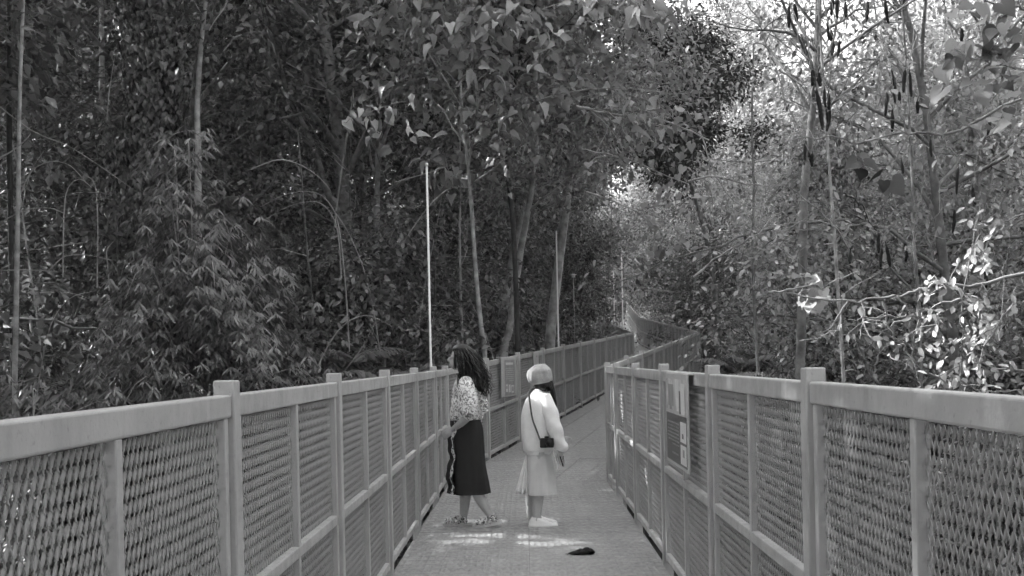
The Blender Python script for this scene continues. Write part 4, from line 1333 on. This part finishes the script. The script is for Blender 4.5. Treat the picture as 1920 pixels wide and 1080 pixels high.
# hair: scalp cap and long wavy locks sweeping down the back
g = Geo()
g.loft(resample([(.02, 0, 1.47, .075, .075), (.02, 0, 1.52, .092, .086), (.0, 0, 1.58, .106, .092), (-.03, 0, 1.625, .095, .086), (-.04, 0, 1.66, .062, .058), (-.04, 0, 1.675, .02, .02)], 4), 28, fn=lambda a, t: 1 + .03 * math.sin(9 * a))
g.loft(resample([(.10, -.01, 1.235, .05, .085), (.092, -.01, 1.27, .072, .115), (.07, -.005, 1.34, .086, .125), (.045, 0, 1.42, .092, .118), (.015, 0, 1.52, .092, .092)], 5), 40,
       fn=lambda a, t: 1 + .05 * math.sin(11 * a + 14 * t) + .04 * math.sin(19 * a - 23 * t) + .03 * math.sin(31 * a + 40 * t))
for k in range(340):
    az = rs.uniform(-2.35, 2.35)                     # 0 = back (+x)
    el = rs.uniform(.15, 1.35)
    sx, sy_, sz_ = math.cos(az) * math.cos(el), math.sin(az) * math.cos(el), math.sin(el)
    root_p = np.array([-.04, 0, 1.57]) + np.array([sx * .098, sy_ * .09, sz_ * .105])
    L = rs.uniform(.28, .41)
    back = .5 + .5 * math.cos(az)
    end = np.array([.055 + .14 * back * rs.uniform(.4, 1.15) + rs.normal(0, .025), sy_ * .14 + rs.normal(0, .045) - .02, 1.60 - L + rs.uniform(-.03, .06)])
    if abs(az) > 1.55: end[0] = -.045 + rs.uniform(-.02, .05); end[2] += .03
    mid = (root_p + end) / 2 + np.array([.035 * back + .02, sy_ * .045, .07])
    t = np.linspace(0, 1, 14)[:, None]
    p = root_p * (1 - t) ** 2 + 2 * mid * t * (1 - t) + end * t * t
    f_ = rs.uniform(16, 30); a_ = rs.uniform(.012, .030)
    p = p + np.stack([a_ * np.sin(f_ * t[:, 0] + ph[k % 12]), a_ * np.cos(f_ * .9 * t[:, 0] + ph[(k + 3) % 12]), 0 * t[:, 0]], 1) * t
    g.tube(p, rs.uniform(.004, .008) * np.linspace(1, .5, 14) * (1 + .3 * np.sin(f_ * t[:, 0])), 5, flat=.6)
# side-swept fringe
for k in range(60):
    y0 = rs.uniform(-.075, .075)
    a = np.array([-.05, y0 * .6, 1.668]); b = np.array([-.135 + abs(y0) * .4, y0, 1.60]); c = np.array([-.128 + abs(y0) * .55, y0 * 1.15, rs.uniform(1.44, 1.55) if y0 < .0 else rs.uniform(1.52, 1.57)])
    t = np.linspace(0, 1, 9)[:, None]
    g.tube(a * (1 - t) ** 2 + 2 * b * t * (1 - t) + c * t * t, np.linspace(.012, .004, 9), 5, flat=.6)
g.build('hair', M['hair'], wa)


# sandals
def sandal(y, x_toe, x_heel, z_toe, z_heel):
    g = Geo()
    k = 12
    V, Fc = [], []
    for i in range(k + 1):
        t = i / k
        x = x_toe + (x_heel - x_toe) * t
        zz = z_toe + (z_heel - z_toe) * t ** 1.3
        w = .046 * (math.sin(math.pi * min(1, .12 + t * .8)) ** .5) * (1.0 if t < .5 else .88)
        for dy in (-w, w):
            for dz in (0, .034): V.append((x, y + dy, zz + dz))
    for i in range(k):
        b = i * 4
        Fc += [(b, b + 4, b + 5, b + 1), (b + 2, b + 3, b + 7, b + 6), (b + 1, b + 5, b + 7, b + 3), (b, b + 2, b + 6, b + 4)]
    Fc += [(0, 1, 3, 2), (k * 4, k * 4 + 2, k * 4 + 3, k * 4 + 1)]
    g.add(V, Fc)
    so = g.build('sandal', M['sole'], wa, False)
    def strap(t0, h, lean=0.0, w=.017):
        g = Geo()
        x = x_toe + (x_heel - x_toe) * t0
        zz = z_toe + (z_heel - z_toe) * t0 ** 1.3 + .018
        th = np.linspace(0, math.pi, 9)
        p = np.stack([x + lean * np.sin(th), y + .05 * np.cos(th), zz + .012 + h * 1.12 * np.sin(th)], 1)
        g.tube(p, .0055, 8, flat=w / .0055, up=(1, 0, 0))
        g.build('strap', M['sandal'], so)
    for t0, h, le in ((.14, .04, 0), (.28, .05, .01), (.42, .062, .02), (.56, .075, .03), (.80, .06, -.02)): strap(t0, h, le)


sandal(.07, -.245, .015, 0.004, 0.004)
sandal(-.08, .035, .30, 0.003, .048)

# ======== the woman in the beret
wb = thing('person', 'woman in grey beret, white sweater and pale skirt with a camera on her hip', 'person', (.13, 9.68, 0.0))
g = Geo()
head = np.array([.02, .03, 1.335])
fdir = np.array([.8, .6, 0])
g.ball(head + [0, 0, .012], (.08, .078, .10))
g.ball(head + fdir * .035 + [0, 0, -.045], (.055, .055, .062))
g.tube([head + fdir * .085 + [0, 0, .005], head + fdir * .102 + [0, 0, -.02], head + fdir * .085 + [0, 0, -.032]], [.010, .013, .010], 7)
sd = np.array([.6, -.8, 0])
g.tube([head + fdir * .078 - sd * .02 + [0, 0, -.058], head + fdir * .085 + [0, 0, -.058], head + fdir * .078 + sd * .02 + [0, 0, -.058]], [.007, .010, .007], 6)
for q in (-1, 1):
    g.ball(head + sd * q * .076 + [0, 0, -.01], (.014, .014, .028), 8)
    g.ball(head + fdir * .066 + sd * q * .03 + [0, 0, .005], (.013, .013, .010), 8)
tube_s(g, [(-.005, .02, 1.17), (.0, .02, 1.24), (.012, .028, 1.30)], [.06, .046, .046])
g.loft(resample([(-.02, .01, .66, .12, .125), (-.02, .01, .76, .122, .13), (-.02, .01, .88, .10, .11), (-.02, .01, 1.0, .105, .12), (-.015, .015, 1.11, .10, .135), (-.01, .02, 1.18, .075, .11), (0, .02, 1.22, .045, .05)], 4), 24)
for yy, xo in ((-.055, 0.0), (.095, -.055)):
    tube_s(g, [(-.02 + xo, yy, .74), (-.02 + xo, yy, .58), (-.025 + xo, yy, .41), (-.03 + xo, yy, .37), (-.045 + xo, yy, .26), (-.055 + xo, yy, .11), (-.055 + xo, yy, .06)], [.085, .076, .056, .054, .056, .038, .037], 14)
    tube_s(g, [(-.06 + xo, yy, .05), (-.02 + xo, yy, .045), (.05 + xo, yy, .035), (.11 + xo, yy, .03)], [.036, .038, .034, .018], 10, flat=.75, up=(0, 0, 1))
tube_s(g, [(.05, -.10, 1.15), (.085, -.135, 1.05), (.115, -.15, .90), (.125, -.15, .87), (.15, -.135, .78), (.165, -.12, .69)], [.046, .042, .036, .035, .032, .022], 12)
hand(g, (.165, -.12, .69), (.1, .05, -1), (.8, .6, 0), None, .92, .45)
tube_s(g, [(-.02, .14, 1.15), (.02, .17, 1.02), (.06, .18, .89), (.12, .17, .82), (.17, .14, .78)], [.046, .042, .036, .03, .022], 12)
hand(g, (.17, .14, .78), (.8, -.3, -.1), (0, 0, 1), None, .92, .5)
remeshed(g, 'body', M['skin_pale'], wb)
# sweater
g = Geo()
g.loft(resample([(-.03, .0, .685, .125, .135), (-.03, .0, .70, .137, .148), (-.032, .0, .80, .146, .158), (-.032, .0, .92, .150, .162), (-.03, .005, 1.03, .145, .165), (-.02, .01, 1.12, .128, .16), (-.012, .015, 1.18, .10, .13), (-.005, .02, 1.22, .068, .075), (0, .022, 1.25, .058, .06)], 4), 44, cap1=False,
       fn=lambda a, t: 1 + (.026 * math.sin(5 * a + 6 * t) + .022 * math.sin(9 * a - 10 * t + 1) + .012 * math.sin(17 * a + 15 * t)) * (1 - .5 * t))
g.build('sweater', M['white_knit'], wb)
g = Geo(); g.loft([(-.03, 0, .655, .118, .128), (-.03, 0, .66, .124, .134), (-.03, 0, .69, .127, .137), (-.03, 0, .695, .118, .128)], 44, fn=lambda a, t: 1 + .006 * math.sin(60 * a)); g.build('hem_band', M['white_knit'], wb)
for pts, rr in (([(.03, -.08, 1.18), (.065, -.115, 1.10), (.10, -.145, .98), (.13, -.155, .86), (.155, -.14, .77), (.175, -.13, .725), (.17, -.125, .70)], [.060, .068, .068, .066, .064, .062, .04]),
                ([(-.03, .12, 1.18), (.0, .155, 1.08), (.035, .175, .97), (.08, .18, .87), (.14, .16, .80)], [.06, .072, .074, .068, .04])):
    g = Geo(); tube_s(g, pts, rr, 20)
    o = g.build('sleeve', M['white_knit'], wb)
    for v in o.data.vertices:
        q = math.sin(v.co.z * 46 + v.co.x * 25) * .005
        v.co.x += q; v.co.y -= q
# skirt: pleated, with a lighter side piece that swings out at the left
g = Geo()
g.loft(resample([(-.02, 0, .30, .148, .158), (-.02, 0, .42, .140, .15), (-.02, 0, .56, .130, .142), (-.025, 0, .68, .118, .13)], 8), 84, cap0=False,
       fn=lambda a, t: 1 + (1 - t * .75) * (.13 * (abs(((7 * a / (2 * math.pi) + .3) % 1) - .5) * 2 - .5) + .02 * math.sin(16 * a)))
g.build('skirt', M['pale_cloth'], wb)
g = Geo()
V, Fc = [], []
n_, m_ = 14, 13
for i in range(n_):
    t = i / (n_ - 1)
    for j in range(m_):
        u_ = j / (m_ - 1)
        w = .02 + .10 * t
        x = -.135 - .06 * t + (u_ - .5) * w * .9
        y = -.10 + .05 * u_ + .02 * t * math.sin(u_ * 16 + t)
        V.append((x, y - .03 * t, .665 - .345 * t + .012 * math.sin(u_ * 9)))
for i in range(n_ - 1):
    for j in range(m_ - 1): Fc.append((i * m_ + j, i * m_ + j + 1, (i + 1) * m_ + j + 1, (i + 1) * m_ + j))
g.add(V, Fc)
o = g.build('side_pleat', M['white_cloth'], wb)
o.modifiers.new('t', 'SOLIDIFY').thickness = .004
# loose white ribbon hanging by the right hand
g = Geo()
tube_s(g, [(.10, -.16, .70), (.115, -.17, .63), (.135, -.165, .57), (.13, -.165, .52)], [.012, .022, .026, .004], 8, flat=.2)
g.build('ribbon', M['white_cloth'], wb)
# beret: slouched, gathered towards the back
g = Geo()
g.loft(resample([(.02, .012, 1.300, .074, .076, .012), (.016, .008, 1.302, .086, .088, .012), (.004, 0, 1.325, .108, .106, .012), (-.006, 0, 1.365, .116, .112, .008), (-.006, 0, 1.42, .106, .102, .004), (.0, 0, 1.468, .05, .05, .004), (.0, 0, 1.478, .012, .012, 0.0)], 5), 48,
       fn=lambda a, t: 1 - sum(dp * math.exp(-((((a - a0 - sl * t) + math.pi) % (2 * math.pi) - math.pi) / .13) ** 2) for a0, sl, dp in ((3.5, .5, .10), (4.2, .25, .13), (4.75, -.1, .12), (5.3, -.5, .13), (6.0, -.6, .09), (1.0, .3, .1), (2.2, -.3, .1))) * math.sin(math.pi * min(1, t * 1.1)) + .03 * math.sin(3 * a + 1))
g.build('beret', M['beret'], wb)
g = Geo(); g.tube([(0, 0, 1.475), (.004, 0, 1.49), (.012, 0, 1.498)], [.006, .005, .003], 6); g.build('beret_stem', M['beret'], wb)
# long straight hair falling forward over the right shoulder
g = Geo()
for k in range(70):
    a0 = rs.uniform(-1.2, .9)
    rp = head + np.array([math.cos(a0) * .078, math.sin(a0) * .078, rs.uniform(-.03, .02)])
    e = np.array([.125 + rs.uniform(-.025, .02), -.045 + rs.uniform(-.03, .07), rs.uniform(1.02, 1.12)])
    mdl = (rp + e) / 2 + np.array([.022, -.02, .05])
    t = np.linspace(0, 1, 10)[:, None]
    g.tube(rp * (1 - t) ** 2 + 2 * mdl * t * (1 - t) + e * t * t, rs.uniform(.006, .010) * np.linspace(1, .4, 10), 5, flat=.6)
for k in range(40):                                  # hair gathered at the nape under the beret
    a0 = -math.pi / 2 + rs.uniform(-1.5, 1.3)
    rp = head + np.array([math.cos(a0) * .074, math.sin(a0) * .074, -.012])
    g.tube([rp, rp + np.array([.008, -.012, -.04]), rp + np.array([.03, -.004, -.095])], [.013, .012, .006], 5)
g.build('hair', M['hair'], wb)
# sneakers
for yy, xo in ((-.055, 0.0), (.095, -.0)):
    g = Geo()
    g.loft(resample([(0.0 + xo, yy, .004, .128, .044, 0), (0.0 + xo, yy, .026, .130, .046, 0), (-.003 + xo, yy, .040, .122, .043, 0), (-.018 + xo, yy, .062, .098, .039, -.012), (-.05 + xo, yy, .082, .058, .036, -.01), (-.058 + xo, yy, .094, .046, .036, -.006)], 4), 30, cap1=False)
    sn = g.build('sneaker', M['canvas'], wb)
    g = Geo(); g.loft([(xo, yy, .001, .130, .046), (xo, yy, .003, .134, .049), (xo, yy, .022, .134, .049), (xo, yy, .024, .128, .045)], 30); g.build('sole', M['sole'], sn)
    for q in range(3):
        g = Geo(); x = .02 - q * .022 + xo; zz = .064 + q * .009
        g.tube([(x, yy - .03, zz - .008), (x, yy, zz + .006), (x, yy + .03, zz - .008)], .004, 6); g.build('lace', M['canvas'], sn)
# camera on its strap: carried by her, a thing of its own
cb = thing('camera', 'black camera hanging on a diagonal strap at the hip of the woman in the beret', 'camera', (.13 + .045, 9.68 - .215, .775))
link('camera_body', box_mesh('camera_body', -.062, .062, -.025, .025, -.042, .042, .01, 2), M['camera_black'], cb)
g = Geo(); g.loft([(0, 0, 0, .034, .034), (0, 0, .03, .034, .034), (0, 0, .034, .03, .03), (0, 0, .06, .03, .03)], 20)
ln = g.build('lens', M['camera_black'], cb); ln.rotation_euler = (R(90), 0, R(12)); ln.location = (.022, -.022, -.004)
link('viewfinder', box_mesh('viewfinder', -.02, .02, -.02, .02, .0425, .058, .005, 1), M['camera_black'], cb)
g = Geo()
sp = resample([(-.055 - .045, .215 - .0, 1.255 - .775), (-.10 - .045, .215 - .075, 1.215 - .775), (-.095 - .045, .215 - .155, 1.12 - .775), (-.075 - .045, .215 - .177, .98 - .775), (-.04 - .045, .215 - .185, .88 - .775), (-.06, .012, .03)], 6)
g.tube(sp, .011, 6, flat=.3, up=(0, 1, 0))
sp2 = resample([(.06, .012, .03), (.085, .10, .16), (.06, .24, .30), (.0, .28, .40), (-.055 - .045, .215, 1.255 - .775)], 6)
g.tube(sp2, .011, 6, flat=.3, up=(0, 1, 0))
g.build('strap', M['strap'], cb)
# dark folded fan in her right hand
fo = thing('folded_fan', 'small dark striped folded fan in the hand of the woman in the beret', 'fan', (.13 + .185, 9.68 - .135, .60))
for k in range(5):
    me = box_mesh('fan_blade', -.006, .006, -.003, .003, -.045, .05, .002, 1)
    o = link('fan_blade', me, M['camera_black'] if k % 2 == 0 else M['print_light'], fo, ((k - 2) * .004, (k - 2) * .0065, 0))
    o.rotation_euler = (0, R(-16 + k * 3), 0)

# ------------------------------------------------------------------ the air under the trees
hz = link('haze', box_mesh('haze', -60, 75, -12, 135, -14, 46))
hm = bpy.data.materials.new('haze'); hm.use_nodes = True
nt = hm.node_tree; nt.nodes.remove(nt.nodes['Principled BSDF'])
pv = nt.nodes.new('ShaderNodeVolumePrincipled')
pv.inputs['Color'].default_value = g4(.9); pv.inputs['Density'].default_value = 0.0013
nt.links.new(pv.outputs[0], nt.nodes['Material Output'].inputs['Volume'])
hz.data.materials.append(hm)
tag(hz, 'thin pale haze in the air under the trees', kind='stuff')
